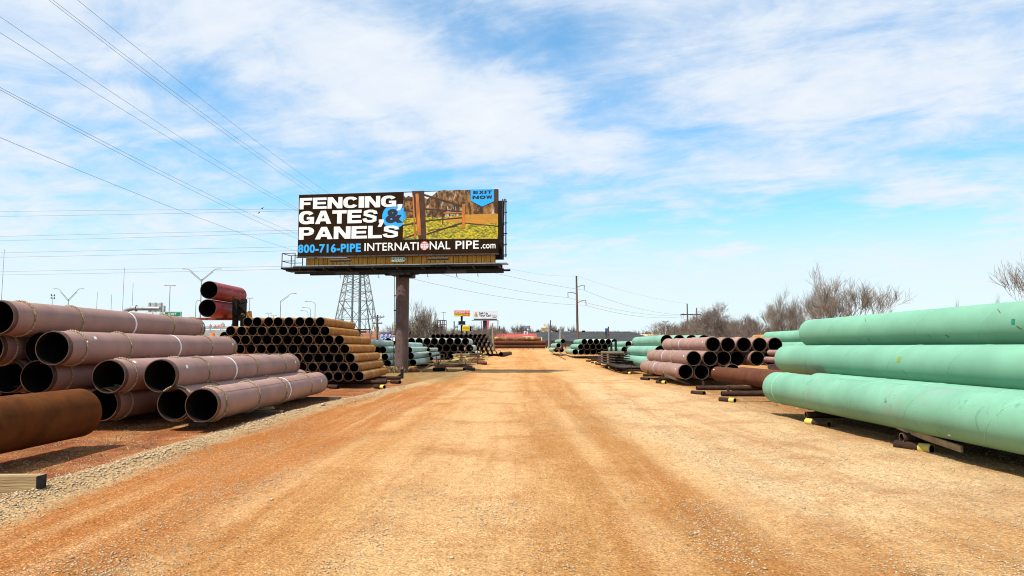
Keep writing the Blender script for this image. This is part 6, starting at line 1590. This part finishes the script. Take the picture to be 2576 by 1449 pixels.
for i, (px, pt, Y, w, kd) in enumerate(((1302, 812, 230, 48, 'far'), (1318, 816, 240, 40, 'far'), (1345, 822, 250, 40, 'far'), (1402, 813, 235, 44, 'far'), (1390, 812, 260, 30, 'far'), (1445, 822, 270, 18, 'far'), (1436, 815, 262, 20, 'far'), (1590, 828, 270, 30, 'far'), (1612, 829, 280, 40, 'far'), (1634, 831, 280, 50, 'far'), (1656, 829, 290, 40, 'far'), (1690, 818, 200, 60, 'far'), (1712, 812, 190, 60, 'far'), (1412, 838, 150, 26, 'bush'))):
    tree(kd, px, pt, Y, w, 'far bare tree on the skyline over the roofs, %sfrom left' % ORD[i if i < 13 else 12] if i else 'far bare tree leftmost over the red roof', GT3)
for i, (px, pt, Y, w) in enumerate(((372, 783, 170, 40), (392, 776, 180, 50), (416, 788, 190, 40))):
    tree('far', px, pt, Y, w, 'pale bare tree behind the grey gantry sign, %s' % ['left', 'middle', 'right'][i], 'pale trees behind the gantry', None, 'bare_tree')
# distant woods closing the horizon, one mass nobody could count
def woods(name, label, x0, x1, Y, h0, h1, n, seed, dense=220):
    r = random.Random(seed); b = MB()
    for i in range(n):
        x = x0 + (x1-x0)*(i + r.random())/n; y = Y + r.uniform(0, 40); h = r.uniform(h0, h1); w = h*r.uniform(1.1, 2.2); g = gz(y)
        for k in range(dense):
            a = r.uniform(0, 2*PI); q = r.random()**.6; z = h*(.08 + .92*r.random()**.8); wd = w*.5*math.sqrt(max(0, 1 - (z/h)**2))*q + .1*h*r.random()
            c = Vector((x + wd*math.cos(a), y + wd*math.sin(a), g + z)); d = Vector((math.cos(a)*.5 + r.gauss(0, .3), r.gauss(0, .3), .8)).normalized()*r.uniform(.4, 1.3)
            t = Vector((r.uniform(.02, .055)*Y/200, 0, 0)); b.add([c - t, c + t, c + d], [(0, 1, 2)])
    tag(b.build(name, M_twigdk, None, None, 180), label, 'wood', None, 'stuff')
woods('far_woods', 'low brown line of far woods along the horizon left of the roofs', -190, 14, 250, 3.4, 6.0, 90, 1)
woods('far_woods', 'low brown line of far woods beyond the dark roof', 10, 150, 330, 4.5, 8.0, 60, 2)
woods('thicket', 'brown thicket under the bare trees right of the yard', 30, 70, 122, 2.6, 5.4, 34, 3, 380)
woods('thicket', 'brown thicket behind the chalky pipes below the motel sign', -24, -2, 132, 2.2, 4.2, 26, 4, 380)
woods('thicket', 'dense brown thicket between the dark broad tree and the pale trees', 28, 47, 104, 3.4, 5.6, 22, 6, 520)
woods('thicket', 'brown thicket on the ground behind the near green pipes', 30, 66, 92, 1.8, 3.6, 26, 5, 380)
# low hill on the far horizon
b = MB(); xs = [-1500 + 100*i for i in range(31)]; n = len(xs)
b.add([(x, 620, 1.0) for x in xs] + [(x, 700, 6.5 + 3*math.sin(x*.004) + 1.6*math.sin(x*.017)) for x in xs] + [(x, 1000, 6 + 3*math.sin(x*.004)) for x in xs], [(j*n+i, j*n+i+1, (j+1)*n+i+1, (j+1)*n+i) for j in range(2) for i in range(n-1)])
tag(b.build('hills', mat('far_hill', (.16, .13, .10), .95, .25, .02), None, None, 80), kind='structure')
